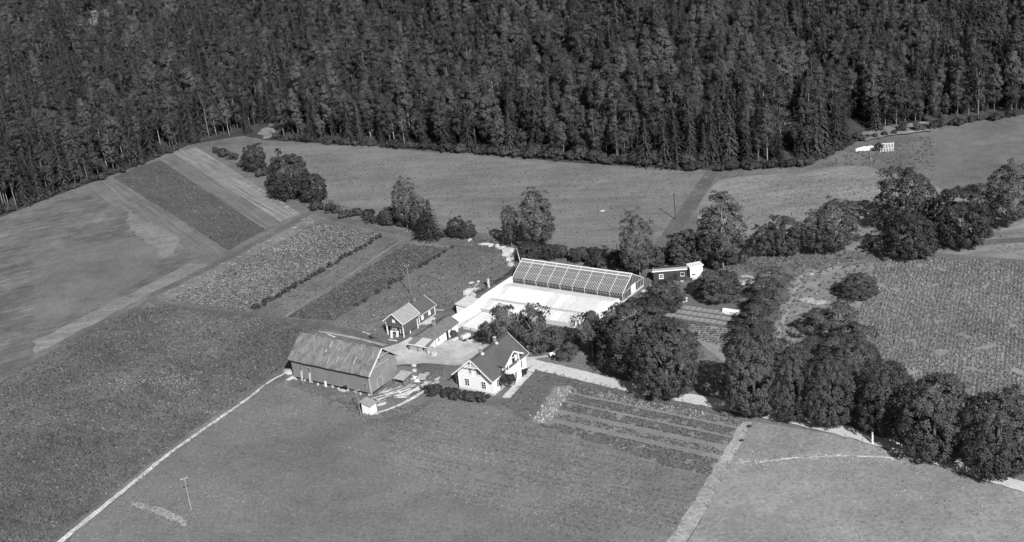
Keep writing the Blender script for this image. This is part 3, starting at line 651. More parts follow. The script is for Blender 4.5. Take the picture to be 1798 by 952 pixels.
def door(par, face, a, z0, w, h, at, out, mat, frame_mat=None):
    def B(mb, a0, a1, z0_, z1_, d0, d1):
        lo, hi = sorted((at + out * d0, at + out * d1))
        return mb.box(a0, a1, lo, hi, z0_, z1_) if face == 'y' else mb.box(lo, hi, a0, a1, z0_, z1_)
    d = MB(); B(d, a - w / 2, a + w / 2, z0, z0 + h, -.03, .03); o = d.build('door', mat, par)
    if frame_mat:
        f = MB(); B(f, a - w / 2 - .1, a - w / 2, z0, z0 + h + .1, 0, .07); B(f, a + w / 2, a + w / 2 + .1, z0, z0 + h + .1, 0, .07); B(f, a - w / 2, a + w / 2, z0 + h, z0 + h + .1, 0, .068)
        f.build('door_frame', frame_mat, o)
    hd = MB(); B(hd, a + w / 2 - .18, a + w / 2 - .1, z0 + h * .47, z0 + h * .52, .03, .09); hd.build('handle', 'rubber', o)
    return o
def sagging_roof(p00, p10, p11, p01, t, nu, nv, sag, seed, mat, par, name='roof_slope'):
    """a roof slope as a slightly uneven sheet with thickness; p00-p10 eave, p01-p11 ridge"""
    a = [np.array(p, float) for p in (p00, p10, p11, p01)]; top = []
    for j in range(nv + 1):
        for i in range(nu + 1):
            s, q = i / nu, j / nv; p = (a[0] * (1 - s) + a[1] * s) * (1 - q) + (a[3] * (1 - s) + a[2] * s) * q
            p = p.copy(); p[2] += sag * noise.noise((p[0] * .45 + seed, p[1] * .45, p[2] * .45)) - sag * .8 * math.sin(math.pi * s) * (.5 + .5 * q); top.append(p)
    mb = MB(); n = len(top); vs = [tuple(p) for p in top] + [(p[0], p[1], p[2] - t) for p in top]; fs = []; w = nu + 1
    for j in range(nv):
        for i in range(nu):
            k = j * w + i; fs.append((k, k + 1, k + w + 1, k + w)); fs.append((k + n, k + w + n, k + w + 1 + n, k + 1 + n))
    for i in range(nu): fs += [(i, i + n, i + 1 + n, i + 1), (nv * w + i, nv * w + i + 1, nv * w + i + 1 + n, nv * w + i + n)]
    for j in range(nv): fs += [(j * w, (j + 1) * w, (j + 1) * w + n, j * w + n), (j * w + nu, j * w + nu + n, (j + 1) * w + nu + n, (j + 1) * w + nu)]
    mb.add(vs, fs); return mb.build(name, mat, par, True)

# ---- barn
barn = thing('barn', 'long weathered board barn with streaked shingle roof', 'barn', (BARN[0], BARN[1], 0), AZ)
L, W = 20.2, 8.5
MB().extr([(-L, 0, .62), (0, 0, .62), (0, 0, 4.75), (-L, 0, 4.75)], (0, .2, 0)).build('long_wall', 'barnwall', barn)
MB().extr([(-L, W - .2, .4), (0, W - .2, .4), (0, W - .2, 4.75), (-L, W - .2, 4.75)], (0, .2, 0)).build('back_wall', 'barnwall', barn)
gp = [(.0, .2, .62), (.0, W - .2, .62), (.0, W - .2, 4.78), (.0, W / 2, 8.1), (.0, .2, 4.78)]
MB().extr([(-.2 + p[0] * 0, p[1], p[2]) for p in gp], (.2, 0, 0)).build('gable_wall', 'barngable', barn)
MB().extr([(-L, p[1], p[2]) for p in gp], (.2, 0, 0)).build('end_wall', 'barnwall', barn)
MB().extr([(-.0, .02, 4.72), (-.0, W - .02, 4.72), (-.0, W - .02, 4.86), (-.0, .02, 4.86)], (.05, 0, 0)).build('band_board', 'barnwall', barn)
MB().box(-.22, .06, -.06, .2, .1, 4.72).build('corner_post', 'timber', barn)
MB().box(-.2, .05, W - .2, W + .05, .3, 4.72).build('corner_post', 'barnwall', barn)
ov = .65
sagging_roof((-L - .7, -ov, 4.68), (ov, -ov, 4.68), (ov, W / 2, 8.55), (-L - .7, W / 2, 8.55), .16, 40, 12, .10, 1., 'barnroof', barn)
sagging_roof((ov, W + ov, 4.68), (-L - .7, W + ov, 4.68), (-L - .7, W / 2, 8.55), (ov, W / 2, 8.55), .16, 40, 12, .08, 5., 'barnroof', barn)
rs = random.Random(3); lsm = [MB().box(-.14, .14, -.6, .6, 0, .035).mesh('loose_shingle', m_) for m_ in ('timber', 'timber_dark', 'barnwall', 'barngable')]
for i in range(26):
    t = rs.uniform(.12, .93); x = rs.gauss(-8.5, 4.2)
    if not -20 < x < 0: continue
    o_ = link('loose_shingle', rs.choice(lsm), barn); o_.location = (x, -ov + t * (W / 2 + ov), 4.68 + t * 3.87 + .03 - .06 * math.sin(math.pi * (x + L + .7) / (L + 1.4))); o_.rotation_euler = (math.atan2(3.87, W / 2 + ov), 0, 0); o_.scale = (rs.uniform(.5, 1.2), rs.uniform(.4, 1.5), 1)
MB().beam((ov + .03, -ov, 4.63), (ov + .03, W / 2, 8.50), .06, .24).build('verge_board', 'offwhite', barn)
MB().beam((ov + .03, W / 2, 8.50), (ov + .03, W + ov, 4.63), .06, .22).build('verge_board', 'timber', barn)
MB().beam((ov - .05, 2.35, 6.95), (ov - .05, W - 2.35, 6.95), .14, .16).build('collar_beam', 'timber', barn)
rkm = MB().box(0, .42, -.12, .12, 0, .12).mesh('ridge_board', 'timber'); x = -L - .6
while x < ov - .2:
    if random.random() < .8: link('ridge_board', rkm, barn).location = (x, W / 2, 8.36 + random.random() * .05 - .08 * math.sin(math.pi * (x + L + .7) / (L + 1.15)))
    x += .45
for x, z, w, h in [(-17.9, 3.0, .75, 1.0), (-15.7, 2.95, .75, 1.0), (-1.25, 2.15, .7, .9)]: window(barn, 'y', x, z, w, h, 0, -1, (1, 1), 'timber', frame=.06, sill=False)
for x in (-17.7, -15.5): MB().beam((x, -.08, 2.35), (x + .15, -.5, .35), .4, .06).build('chute_board', 'timber', barn)
window(barn, 'x', 3.6, 6.0, .55, .8, 0, 1, (0, 1), 'timber')
door(barn, 'x', 2.9, .75, 1.3, 2.0, 0, 1, 'barnwall', 'timber')
MB().extr([(.0, 2.0, 5.05), (.0, 6.4, 5.05), (.0, 6.4, 5.2), (.0, 2.0, 5.2)], (.04, 0, 0)).build('band_board', 'timber', barn)
for i in range(11):                                        # rough boulders carrying the sill, and the gap under the boards
    x = -19.5 + i * 1.9 + random.uniform(-.3, .3)
    def stone_mb(cx, cy, cz, sx, sy, sz, seed):
        bm = bmesh.new(); bmesh.ops.create_icosphere(bm, subdivisions=2, radius=1)
        for v in bm.verts:
            d = 1 + .28 * noise.noise(v.co * 1.3 + Vector((seed, 0, 0))); v.co = Vector((v.co.x * sx * d + cx, v.co.y * sy * d + cy, v.co.z * sz * d + cz))
        mb = MB(); bm.verts.ensure_lookup_table(); mb.add([v.co for v in bm.verts], [tuple(w.index for w in f.verts) for f in bm.faces]); bm.free(); return mb
    stone_mb(x, .02 if i % 3 else -.25, .16, .30, .24, .34, i).build('foundation_stone', 'stone', barn)
MB().box(-L, -.2, .5, .7, .05, .62).build('foundation', 'dark', barn)  # near-black boxes paint the shade in the gap under the boards
MB().box(-.6, -.35, .25, W - .3, .05, .62).build('foundation', 'dark', barn)  # same painted shade in the gap under the boards
MB().extr([(-7.6, -.04, .62), (-6.1, -.04, .62), (-6.1, -.04, 1.35)], (0, .02, 0)).build('hatch', 'dark', barn)
MB().extr([(-7.3, -.2, .15), (-6.1, -.2, .05), (-6.2, -.9, .02), (-7.6, -.8, .02)], (0, 0, .18)).build('step_slab', 'pale_stone', barn)
MB().box(-11.7, -11.35, -.35, -.1, 0, 1.25).build('prop_post', 'offwhite', barn)

# ---- farmhouse
HOUSE = G(867.7, 694.5)
house = thing('farmhouse', 'white gabled dwelling with dark tiled roof and balcony dormer', 'house', (HOUSE[0], HOUSE[1], 0), AZ)
MB().box(-8.05, .05, -.05, 11.85, -.2, .45).build('foundation', 'concrete', house)
RX, RZ = -4.1, 7.15
gpl = [(-8, .45), (0, .45), (0, 3.55), (RX, RZ - .22), (-8, 3.55)]
MB().extr([(x, 0, z) for x, z in gpl], (0, .2, 0)).build('gable_wall', 'white', house)
MB().extr([(x, 11.6, z) for x, z in gpl], (0, .2, 0)).build('gable_wall', 'white', house)
MB().box(-.2, 0, .2, 11.6, .45, 3.5).build('side_wall', 'white', house)
MB().box(-8, -7.8, .2, 11.6, .45, 3.5).build('side_wall', 'white', house)
MB().box(-8.02, .02, -.035, 0, 3.05, 3.15).build('belt_board', 'white', house)
for xx in (-8.03, -.12): MB().box(xx, xx + .15, -.04, 0, .45, 3.04).build('corner_board', 'white', house)
EX0, EX1, EZ0, EZ1, Y0, Y1 = -8.85, .5, 3.28, 3.38, -.85, 12.3
sagging_roof((EX1, Y0, EZ1), (EX1, Y1, EZ1), (RX, Y1, RZ), (RX, Y0, RZ), .12, 24, 8, .015, 2., 'tileroof', house)
sagging_roof((EX0, Y1, EZ0), (EX0, Y0, EZ0), (RX, Y0, RZ), (RX, Y1, RZ), .12, 24, 8, .015, 3., 'tileroof', house)
for yy in (Y0 - .03, Y1 + .03):
    MB().beam((EX1 + .02, yy, EZ1 - .09), (RX, yy, RZ - .07), .05, .24).build('verge_board', 'white', house)
    MB().beam((RX, yy, RZ - .07), (EX0 - .02, yy, EZ0 - .09), .05, .24).build('verge_board', 'white', house)
MB().box(EX1 - .02, EX1 + .06, Y0, Y1, EZ1 - .2, EZ1 - .1).build('gutter', 'offwhite', house)
rc = MB()
for i in range(32): rc.box(RX - .13, RX + .13, Y0 + i * .411, Y0 + i * .411 + .4, RZ - .05, RZ + .06 + (i % 2) * .01)
rc.build('ridge_tiles', 'tileroof', house)
# gable ornament: king post, collar, braces under the overhang
yo = Y0 + .02
MB().beam((RX, yo, RZ - .2), (RX, yo, RZ - 1.75), .1, .1).build('king_post', 'white', house)
MB().beam((RX - 1.75, yo, RZ - 1.55), (RX + 1.75, yo, RZ - 1.55), .09, .12).build('collar_beam', 'white', house)
for sgn in (-1, 1): MB().beam((RX + sgn * .95, yo, RZ - 1.5), (RX, yo, RZ - .9), .07, .08).build('brace', 'white', house)
for x, z, w, h in [(-6.0, 1.75, .95, 1.45), (-2.15, 1.75, .95, 1.45), (-4.95, 4.35, .6, 1.1), (-3.1, 4.35, .85, 1.1)]: window(house, 'y', x, z, w, h, 0, -1, (1, 2))
for y, z in [(1.75, 1.8), (9.9, 1.85)]: window(house, 'x', y, z, .95, 1.45, 0, 1, (1, 2))
# dormer gable with balcony over a glazed bay
DY, DZ = 6.35, 6.62
MB().extr([(.02, 3.55, 3.0), (.02, 9.15, 3.0), (.02, 9.15, 4.78), (.02, DY, DZ - .15), (.02, 3.55, 4.78)], (.14, 0, 0)).build('dormer_wall', 'white', house)
MB().slab([(1.1, DY, DZ), (-3.5, DY, DZ), (-1.25, 3.15, 4.72), (1.1, 3.15, 4.72)], .13).build('dormer_roof', 'tileroof', house)
MB().slab([(1.1, DY, DZ), (1.1, 9.55, 4.72), (-1.25, 9.55, 4.72), (-3.5, DY, DZ)], .13).build('dormer_roof', 'tileroof', house)
MB().beam((1.14, 3.1, 4.66), (1.14, DY, DZ - .06), .07, .26).build('verge_board', 'white', house)
MB().beam((1.14, DY, DZ - .06), (1.14, 9.6, 4.66), .07, .26).build('verge_board', 'white', house)
MB().beam((.95, 4.4, 3.5), (.95, 4.4, 5.35), .12, .12).build('balcony_post', 'white', house)
MB().beam((.95, 8.2, 3.5), (.95, 8.2, 5.4), .12, .12).build('balcony_post', 'white', house)
MB().beam((.95, 4.4, 5.32), (.95, 8.2, 5.32), .1, .14).build('collar_beam', 'white', house)
MB().box(.0, 1.05, 4.2, 8.35, .1, 2.55).build('bay_wall', 'white', house)
MB().box(-.05, 1.16, 4.1, 8.45, 2.55, 2.68).build('balcony_floor', 'offwhite', house)
bf = MB(); bf.box(1.02, 1.1, 4.15, 8.4, 2.68, 3.55); bf.box(.16, 1.02, 4.15, 4.23, 2.68, 3.55); bf.box(.16, 1.02, 8.32, 8.4, 2.68, 3.55)
bf.build('balcony_parapet', 'white', house)
for y in (5.0, 6.3): window(house, 'x', y, 1.5, .8, 1.4, 1.05, 1, (1, 2))
window(house, 'x', 5.3, 4.5, .6, 1.2, .16, 1, (1, 1))
dk = MB(); dk.extr([(.165, 6.9, 3.6), (.165, 7.8, 3.6), (.165, 7.8, 4.9)] + [(.165, 7.35 + .45 * math.cos(t), 4.9 + .4 * math.sin(t)) for t in np.linspace(.3, 2.84, 7)] + [(.165, 6.9, 4.9)], (.03, 0, 0)); dk.build('balcony_door', 'dark', house)
MB().box(.95, 1.25, 7.3, 8.1, .0, .3).build('door_step', 'concrete', house)
door(house, 'x', 7.6, .3, .85, 2.0, 1.05, 1, 'offwhite', 'white')
for cy, w in ((2.9, .55), (7.9, .45)):
    MB().box(RX - w / 2, RX + w / 2, cy - w / 2, cy + w / 2, RZ - .5, RZ + .85).build('chimney', 'brick', house)
    MB().box(RX - w / 2 - .06, RX + w / 2 + .06, cy - w / 2 - .06, cy + w / 2 + .06, RZ + .85, RZ + .95).build('chimney_cap', 'concrete', house)
    MB().slab([(RX + w / 2, cy - w / 2 - .12, RZ - .16), (RX + w / 2 + .35, cy - w / 2 - .12, RZ - .45), (RX + w / 2 + .35, cy + w / 2 + .12, RZ - .45), (RX + w / 2, cy + w / 2 + .12, RZ - .16)], .02).build('chimney_flashing', 'sheet_light', house)
pr = MB(); pr.box(-9.35, -8.0, .9, 3.1, .0, .35); pr.build('back_porch_floor', 'concrete', house)
MB().box(-9.3, -9.18, .83, .93, .35, 2.9).build('back_porch_post', 'timber_dark', house); MB().box(-9.3, -9.18, 2.93, 3.05, .35, 2.9).build('back_porch_post', 'timber_dark', house)
MB().box(-9.28, -8.0, .94, 1.0, .35, 2.9).build('back_porch_wall', 'timber_dark', house)  # the porch's shade is put into the dark colour of wall and posts
window(house, 'y', -8.7, 1.6, .6, .9, .94, -1, (0, 1), 'timber_dark')
MB().slab([(-9.5, .8, 2.95), (-7.9, .8, 3.2), (-7.9, 3.2, 3.2), (-9.5, 3.2, 2.95)], .1).build('back_porch_roof', 'tileroof', house)

# ---- storehouse on posts
STORE = G(710.1, 593.0)
st = thing('storehouse', 'dark board storehouse on posts with jettied upper floor and pale roof', 'storehouse', (STORE[0], STORE[1], 0), AZ)
MB().box(-3.9, -.08, .45, 5.0, .55, 2.3).build('lower_wall', 'redwall', st)
g2 = [(-4.6, 2.3), (0, 2.3), (0, 3.12), (-2.3, 4.95), (-4.6, 3.12)]
MB().extr([(x, -.02, z) for x, z in g2], (0, 5.45, 0)).build('upper_wall', 'redwall', st)
MB().box(-4.63, .03, -.05, 5.46, 2.22, 2.36).build('jetty_beam', 'timber_dark', st)
MB().slab([(.42, -.42, 3.28), (.42, 5.75, 3.28), (-2.3, 5.75, 5.38), (-2.3, -.42, 5.38)], .12).build('roof_slope', 'paleroof', st)
MB().slab([(-5.02, 5.75, 3.28), (-5.02, -.42, 3.28), (-2.3, -.42, 5.38), (-2.3, 5.75, 5.38)], .12).build('roof_slope', 'paleroof', st)
for yy in (-.45, 5.78):
    MB().beam((.44, yy, 3.22), (-2.3, yy, 5.32), .05, .2).build('verge_board', 'offwhite', st); MB().beam((-2.3, yy, 5.32), (-5.04, yy, 3.22), .05, .2).build('verge_board', 'offwhite', st)
MB().box(.4, .46, -.42, 5.75, 3.14, 3.26).build('fascia', 'offwhite', st)
for x, y in ((-.05, .0), (-4.4, .0), (-.05, 5.0), (-.1, 2.3)): MB().beam((x, y, 0), (x, y, 2.25 if y != 2.3 else .6), .2, .2).build('post', 'offwhite', st)
for x in (-.04, -4.56): MB().box(x - .09, x + .09, -.06, .04, 2.36, 3.1).build('corner_board', 'offwhite', st)
window(st, 'y', -2.3, 3.55, .5, .45, -.02, -1, (0, 0), 'offwhite', 'offwhite')
window(st, 'y', -2.9, 1.45, .5, 1.1, .45, -1, (0, 1), 'offwhite'); door(st, 'y', -1.7, .55, .9, 1.7, .45, -1, 'tarboard', 'offwhite')
# ---- low cottage behind it
an = thing('cottage', 'low dark cottage with dark roof joined behind the storehouse', 'cottage', (STORE[0], STORE[1], 0), AZ)
g3 = [(-6.2, .25), (-.65, .25), (-.65, 2.4), (-3.4, 3.95), (-6.2, 2.4)]
MB().extr([(x, 6.3, z) for x, z in g3], (0, 5.9, 0)).build('wall', 'redwall', an)
MB().box(-6.25, -.6, 6.25, 12.25, -.1, .25).build('foundation', 'concrete', an)
MB().slab([(-.2, 6.05, 2.32), (-.2, 12.5, 2.32), (-3.4, 12.5, 4.2), (-3.4, 6.05, 4.2)], .12).build('roof_slope', 'tileroof', an)
MB().slab([(-6.65, 12.5, 2.32), (-6.65, 6.05, 2.32), (-3.4, 6.05, 4.2), (-3.4, 12.5, 4.2)], .12).build('roof_slope', 'tileroof', an)
MB().beam((-.18, 12.53, 2.26), (-3.4, 12.53, 4.14), .05, .2).build('verge_board', 'offwhite', an); MB().beam((-.18, 6.02, 2.26), (-3.4, 6.02, 4.14), .05, .2).build('verge_board', 'offwhite', an)
MB().box(-.22, -.15, 6.05, 12.5, 2.18, 2.3).build('fascia', 'offwhite', an)
MB().box(-.64, -.5, 6.28, 6.45, .25, 2.3).build('corner_board', 'offwhite', an); MB().box(-.64, -.5, 12.06, 12.22, .25, 2.3).build('corner_board', 'offwhite', an)
for y in (7.6, 10.2): window(an, 'x', y, 1.35, .6, .75, -.65, 1, (1, 0), 'offwhite', 'offwhite')
MB().box(-.6, .7, 7.0, 10.4, .0, .32).build('stone_step', 'concrete', an); MB().box(.7, 1.1, 7.6, 9.8, .0, .16).build('stone_step', 'concrete', an)
MB().box(-3.7, -3.25, 9.0, 9.4, 3.8, 4.75).build('chimney', 'brick', an)

# ---- washhouse with lean-to
WASH = G(764.96, 610.3)
wa = thing('washhouse', 'low white washhouse with mottled dark roof and chimney', 'washhouse', (WASH[0], WASH[1], 0), AZ)
g4 = [(-4.5, 0), (0, 0), (0, 2.12), (-2.25, 3.35), (-4.5, 2.12)]
MB().box(-4.5, 0, 0, 2.2, 0, 2.05).build('wall', 'whitewash', wa); MB().extr([(x, 2.2, z) for x, z in g4], (0, 6.1, 0)).build('wall', 'whitewash', wa)
sagging_roof((.32, -.3, 2.1), (.32, 8.6, 2.1), (-2.25, 8.6, 3.5), (-2.25, 2.1, 3.5), .1, 16, 6, .02, 7., 'washroof', wa)
sagging_roof((-4.85, -.31, 2.1), (.32, -.31, 2.1), (-2.24, 2.11, 3.5), (-2.26, 2.11, 3.5), .1, 8, 6, .02, 7., 'washroof', wa, 'roof_hip')
sagging_roof((-4.85, 8.6, 2.1), (-4.85, -.3, 2.1), (-2.25, 2.1, 3.5), (-2.25, 8.6, 3.5), .1, 16, 6, .02, 8., 'washroof', wa)
MB().box(-2.5, -1.95, 2.9, 3.5, 3.0, 4.35).build('chimney', 'brick', wa); MB().box(-2.56, -1.89, 2.84, 3.56, 4.35, 4.46).build('chimney_cap', 'timber_dark', wa)
window(wa, 'x', 1.3, 1.25, .6, .8, 0, 1, (1, 1), 'offwhite'); window(wa, 'x', 5.9, 1.3, .6, .8, 0, 1, (1, 1), 'offwhite')
door(wa, 'x', 4.4, .0, .8, 1.9, 0, 1, 'dark', 'white'); door(wa, 'x', 3.0, .0, .8, 1.85, 0, 1, 'offwhite', 'white')
MB().tube([(.12, .15, 0), (.12, .15, 2.0)], .05, 6).build('downpipe', 'rubber', wa)
ln = thing('lean_to', 'open lean-to with grey and bright sheet roof before the washhouse', 'lean-to', (WASH[0], WASH[1], 0), AZ)
for i in range(8):
    x0 = -4.65 + i * .62; MB().slab([(x0, -3.3, 1.68), (x0 + .605, -3.3, 1.68), (x0 + .605, -.34, 2.02), (x0, -.34, 2.02)], .05).build('roof_sheet', 'sheet_light' if 3 <= i <= 6 else 'sheet_dark', ln)
MB().box(-4.7, .35, -3.36, -3.3, 1.46, 1.66).build('fascia', 'offwhite', ln)
for x in (-4.5, -2.2, .15): MB().beam((x, -3.15, 0), (x, -3.15, 1.6), .12, .12).build('post', 'timber_dark', ln)
MB().beam((-4.6, -3.15, 1.56), (.3, -3.15, 1.56), .1, .12).build('beam', 'timber_dark', ln)
for i in range(9): MB().box(-4.35 + i * .36, -4.02 + i * .36, -3.05, -2.95, .1, 1.15 + .12 * (i % 3)).build('plank', 'timber', ln)
MB().beam((-.9, -3.05, .15), (-.1, -3.05, 1.4), .07, .12).build('brace', 'timber', ln)

# ---- low lean-to glasshouse and cold frames beside the washhouse
def wl(u, v, z=0): p = WASH[:2] + UX * u + VX * v; return (p[0], p[1], z)
lg = thing('lean_to_glasshouse', 'narrow lean-to glasshouse with whitewashed panes joined to the washhouse', 'glasshouse', wl(-2.0, 8.75), AZ - R(6))
LG = 8.6
MB().extr([(-.45, 0, 0), (-.45, LG, 0), (-.45, LG, 2.55), (-.45, 0, 2.55)], (.12, 0, 0)).build('back_wall', 'whitewash', lg)
MB().box(1.0, 1.14, 0, LG, 0, 1.0).build('front_wall', 'concrete', lg)
for y in (0, LG - .1): MB().extr([(-.33, y, 0), (1.0, y, 0), (1.0, y, 1.0), (-.33, y, 2.5)], (0, .1, 0)).build('end_wall', 'whitewash', lg)
for i in range(10):
    y0 = .02 + i * .856; MB().slab([(1.2, y0, .98), (1.2, y0 + .84, .98), (-.4, y0 + .84, 2.6), (-.4, y0, 2.6)], .03).build('glass_panel', 'whiteglass2', lg)
for i in range(11): MB().beam((1.2, .01 + i * .856, 1.01), (-.4, .01 + i * .856, 2.63), .04, .05).build('glazing_bar', 'offwhite', lg)
for k in range(3): MB().beam((1.2 - k * .5 - .3, 0, 1.31 + k * .51), (1.2 - k * .5 - .3, LG, 1.31 + k * .51), .035, .03).build('glazing_bar', 'offwhite', lg)
for i, (u0, u1, v0, v1) in enumerate([(.2, 2.05, 9.75, 17.6), (2.45, 4.2, 9.6, 17.1)]):
    fr = thing('cold_frame', ['low cold frame with whitewashed lights next to the lean-to glasshouse', 'low cold frame with whitewashed lights nearer the fruit trees'][i], 'cold frame', wl(u0, v0), AZ, 'white cold frames in the yard')
    w, l = u1 - u0, v1 - v0; b = MB(); b.box(0, w, 0, .1, 0, .52); b.box(0, w, l - .1, l, 0, .52); b.box(0, .1, .1, l - .1, 0, .58); b.box(w - .1, w, .1, l - .1, 0, .46); b.build('box', 'concrete', fr)
    n = 7
    for k in range(n):
        y0 = k * l / n; MB().slab([(-.03, y0 + .02, .62), (w + .03, y0 + .02, .50), (w + .03, y0 + l / n - .02, .50), (-.03, y0 + l / n - .02, .62)][::-1][::-1], .05).build('light', 'whiteglass', fr)
        MB().beam((-.03, y0, .63), (w + .03, y0, .51), .07, .06).build('bar', 'concrete', fr)

# ---- greenhouse range
GR = G(1094.3, 531.5)
gh = thing('greenhouse', 'large clear-glass greenhouse with white bars and gable door', 'greenhouse', (GR[0], GR[1], 0), AZ)
GL, GW, GE, GZ = 28.5, 9.6, 2.1, 4.85
for y in (0, GW): MB().box(-GL, 0, y - .1, y + .1, 0, .42).build('sill_wall', 'concrete', gh); MB().box(-GL + .2, -.2, y + (.25 if y == 0 else -.32), y + (.32 if y == 0 else -.25), .42, 1.9).build('plant_screen', 'dark', gh)
for x in (-GL, 0): MB().box(x - .1, x + .1, .1, GW - .1, 0, .42).build('sill_wall', 'concrete', gh)
NB = 9
for k in range(NB + 1):
    x = -GL * k / NB; lg_ = 'offwhite'
    for y, s in ((0, 1), (GW, -1)):
        MB().beam((x, y, .42), (x, y, GE), .1, .1).build('post', lg_, gh)
        MB().beam((x, y, GE), (x, GW / 2, GZ), .12, .12).build('rafter', lg_, gh)
n = NB * 8; bars = {}
def bar(nm, p, q, w, h):
    key = (nm, tuple(np.round(np.subtract(q, p), 3)))
    if key not in bars: bars[key] = MB().beam((0, 0, 0), np.subtract(q, p), w, h).mesh(nm, 'bar_paint')
    o = link(nm, bars[key], gh); o.location = p
for i in range(n + 1):
    if i % 8 == 0: continue
    x = -GL * i / n
    for y in (0, GW):
        bar('glazing_bar', (x, y, GE), (x, GW / 2, GZ), .085, .05); bar('glazing_bar', (x, y, .42), (x, y, GE), .025, .03)
for y, s in ((0, 1), (GW, -1)):
    for t in (0.0, .33, .66): 
        yy = y + s * t * GW / 2; bar('purlin', (-GL, yy, GE + t * (GZ - GE) + .02), (0, yy, GE + t * (GZ - GE) + .02), .04, .03)
    bar('purlin', (-GL, y, 1.6), (0, y, 1.6), .05, .06)
MB().box(-GL - .05, .05, GW / 2 - .14, GW / 2 + .14, GZ - .02, GZ + .12).build('ridge_board', 'white', gh)
MB().box(-GL, 0, GW / 2 - .75, GW / 2 - .65, GZ - .42, GZ - .28).build('ridge_vent_rail', 'white', gh)
for k in range(NB):
    x0, x1 = -GL * (k + 1) / NB + .03, -GL * k / NB - .03
    for y, s in ((0, 1), (GW, -1)):
        MB().slab([(x0, y, GE - .01), (x1, y, GE - .01), (x1, GW / 2, GZ - .01), (x0, GW / 2, GZ - .01)], .012).build('glass_pane', 'glass', gh)
        MB().box(x0, x1, y - .006, y + .006, .42, GE - .03).build('glass_pane', 'glass', gh)
for x in (-GL, 0):
    for a, b in ((.05, 3.7), (5.9, GW - .05)):
        za = .42
        def zt(y): return GE + (GZ - GE) * (1 - abs(y - GW / 2) / (GW / 2)) - .05
        pts = [(x, a, za), (x, b, za), (x, b, zt(b))] + [(x, a, zt(a))]
        MB().extr(pts, (.012, 0, 0)).build('glass_pane', 'glass', gh)
    MB().extr([(x, 3.7, 2.5), (x, 5.9, 2.5), (x, 5.9, zt(5.9)), (x, GW / 2, zt(GW / 2)), (x, 3.7, zt(3.7))], (.012, 0, 0)).build('glass_pane', 'glass', gh)
    for i in range(1, 14):
        y = GW * i / 14
        if 3.8 < y < 5.8: MB().beam((x, y, 2.45), (x, y, zt(y)), .05, .05).build('glazing_bar', 'offwhite', gh)
        else: MB().beam((x, y, .42), (x, y, zt(y)), .05, .05).build('glazing_bar', 'offwhite', gh)
    MB().beam((x, 0, GE), (x, 3.65, GE), .06, .07).build('rail', 'offwhite', gh); MB().beam((x, 5.95, GE), (x, GW, GE), .06, .07).build('rail', 'offwhite', gh)
for j, y in enumerate((4.28, 5.32)):
    d = MB(); d.box(.03, .1, y - .5, y - .4, .05, 2.4); d.box(.03, .1, y + .4, y + .5, .05, 2.4)
    for z in (.05, .8, 1.35, 1.9, 2.3): d.box(.03, .1, y - .4, y + .4, z, z + .1)
    o = d.build('door', 'white', gh); MB().box(.05, .07, y - .4, y + .4, .1, 2.35).build('pane', 'offwhite', o)
MB().box(-GL + .3, -.3, .3, GW - .3, .0, .06).build('bed', 'dark', gh)
tom = MB(); rr_ = np.random.default_rng(5)
C = np.stack([-rr_.random(9000) * (GL - .8) - .4, .5 + (np.floor(rr_.random(9000) * 7) + .25 + .5 * rr_.random(9000)) * (GW - 1) / 7, .15 + 1.6 * rr_.random(9000)], 1)
o = link('tomato_plants', leaf_mesh('tomato_plants', C, rr_.normal(size=(9000, 3)) + [0, 0, .6], np.full(9000, .16), 'lf_garden', rr_)); o.parent = gh; o['kind'] = 'stuff'

wg = thing('whitewashed_glasshouse', 'low twin-span glasshouse with whitewashed roof in front of the clear greenhouse', 'glasshouse', (GR[0], GR[1], 0), AZ)
def span(prof, u0, u1, nb, nm):
    for (y0, z0), (y1, z1) in zip(prof[:-1], prof[1:]):
        for k in range(nb):
            a, b = u0 + (u1 - u0) * k / nb + .012, u0 + (u1 - u0) * (k + 1) / nb - .012
            MB().slab([(a, y0, z0), (b, y0, z0), (b, y1, z1), (a, y1, z1)], .04).build('glass_panel', 'whiteglass2' if random.random() < .3 else 'whiteglass', wg)
            bb = MB()
            for q in np.linspace(a, b, 5): bb.beam((q, y0, z0 + .012), (q, y1, z1 + .012), .035, .03)
            bb.build('glazing_bars', 'concrete', wg)
span([(-.9, 1.25), (-4.4, 2.15), (-9.75, 1.15)], -28.1, -.5, 14, 'a')
span([(-10.05, 1.15), (-11.6, 1.62), (-15.0, 1.0)], -27.6, -3.7, 12, 'b')
MB().box(-28.1, -.5, -10.05, -9.75, .98, 1.08).build('gutter', 'concrete', wg)
gt = MB()
for x in np.arange(-27.4, -4.2, .8): gt.box(x, x + .5, -9.98, -9.86, 1.08, 1.13 + .05 * random.random())
gt.build('moss', 'timber_dark', wg)['kind'] = 'stuff'
fk = MB(); rf = random.Random(12)
for _ in range(70):
    x = rf.choice([-26.5, -21, -19.5, -14, -12.6, -9.4, -6]) + rf.gauss(0, .8); y = rf.uniform(-9.4, -4.6); z = 2.15 - (-4.4 - y) * .187; l = rf.uniform(.05, .4); fk.box(x, x + .06, y, y + l, z, z + .05)
fk.build('dirt_flecks', 'concrete', wg)['kind'] = 'stuff'
MB().box(-28.1, -.5, -.95, -.85, 0, 1.25).build('back_wall', 'whitewash', wg)
MB().extr([(-.5, -.85, 0), (-.5, -9.9, 0), (-.5, -9.9, 1.1), (-.5, -4.4, 2.1), (-.5, -.85, 1.2)], (.12, 0, 0)).build('gable_wall', 'whitewash', wg)
MB().extr([(-3.7, -10.05, 0), (-3.7, -15.05, 0), (-3.7, -15.05, .96), (-3.7, -11.6, 1.58), (-3.7, -10.05, 1.1)], (.12, 0, 0)).build('gable_wall', 'whitewash', wg)
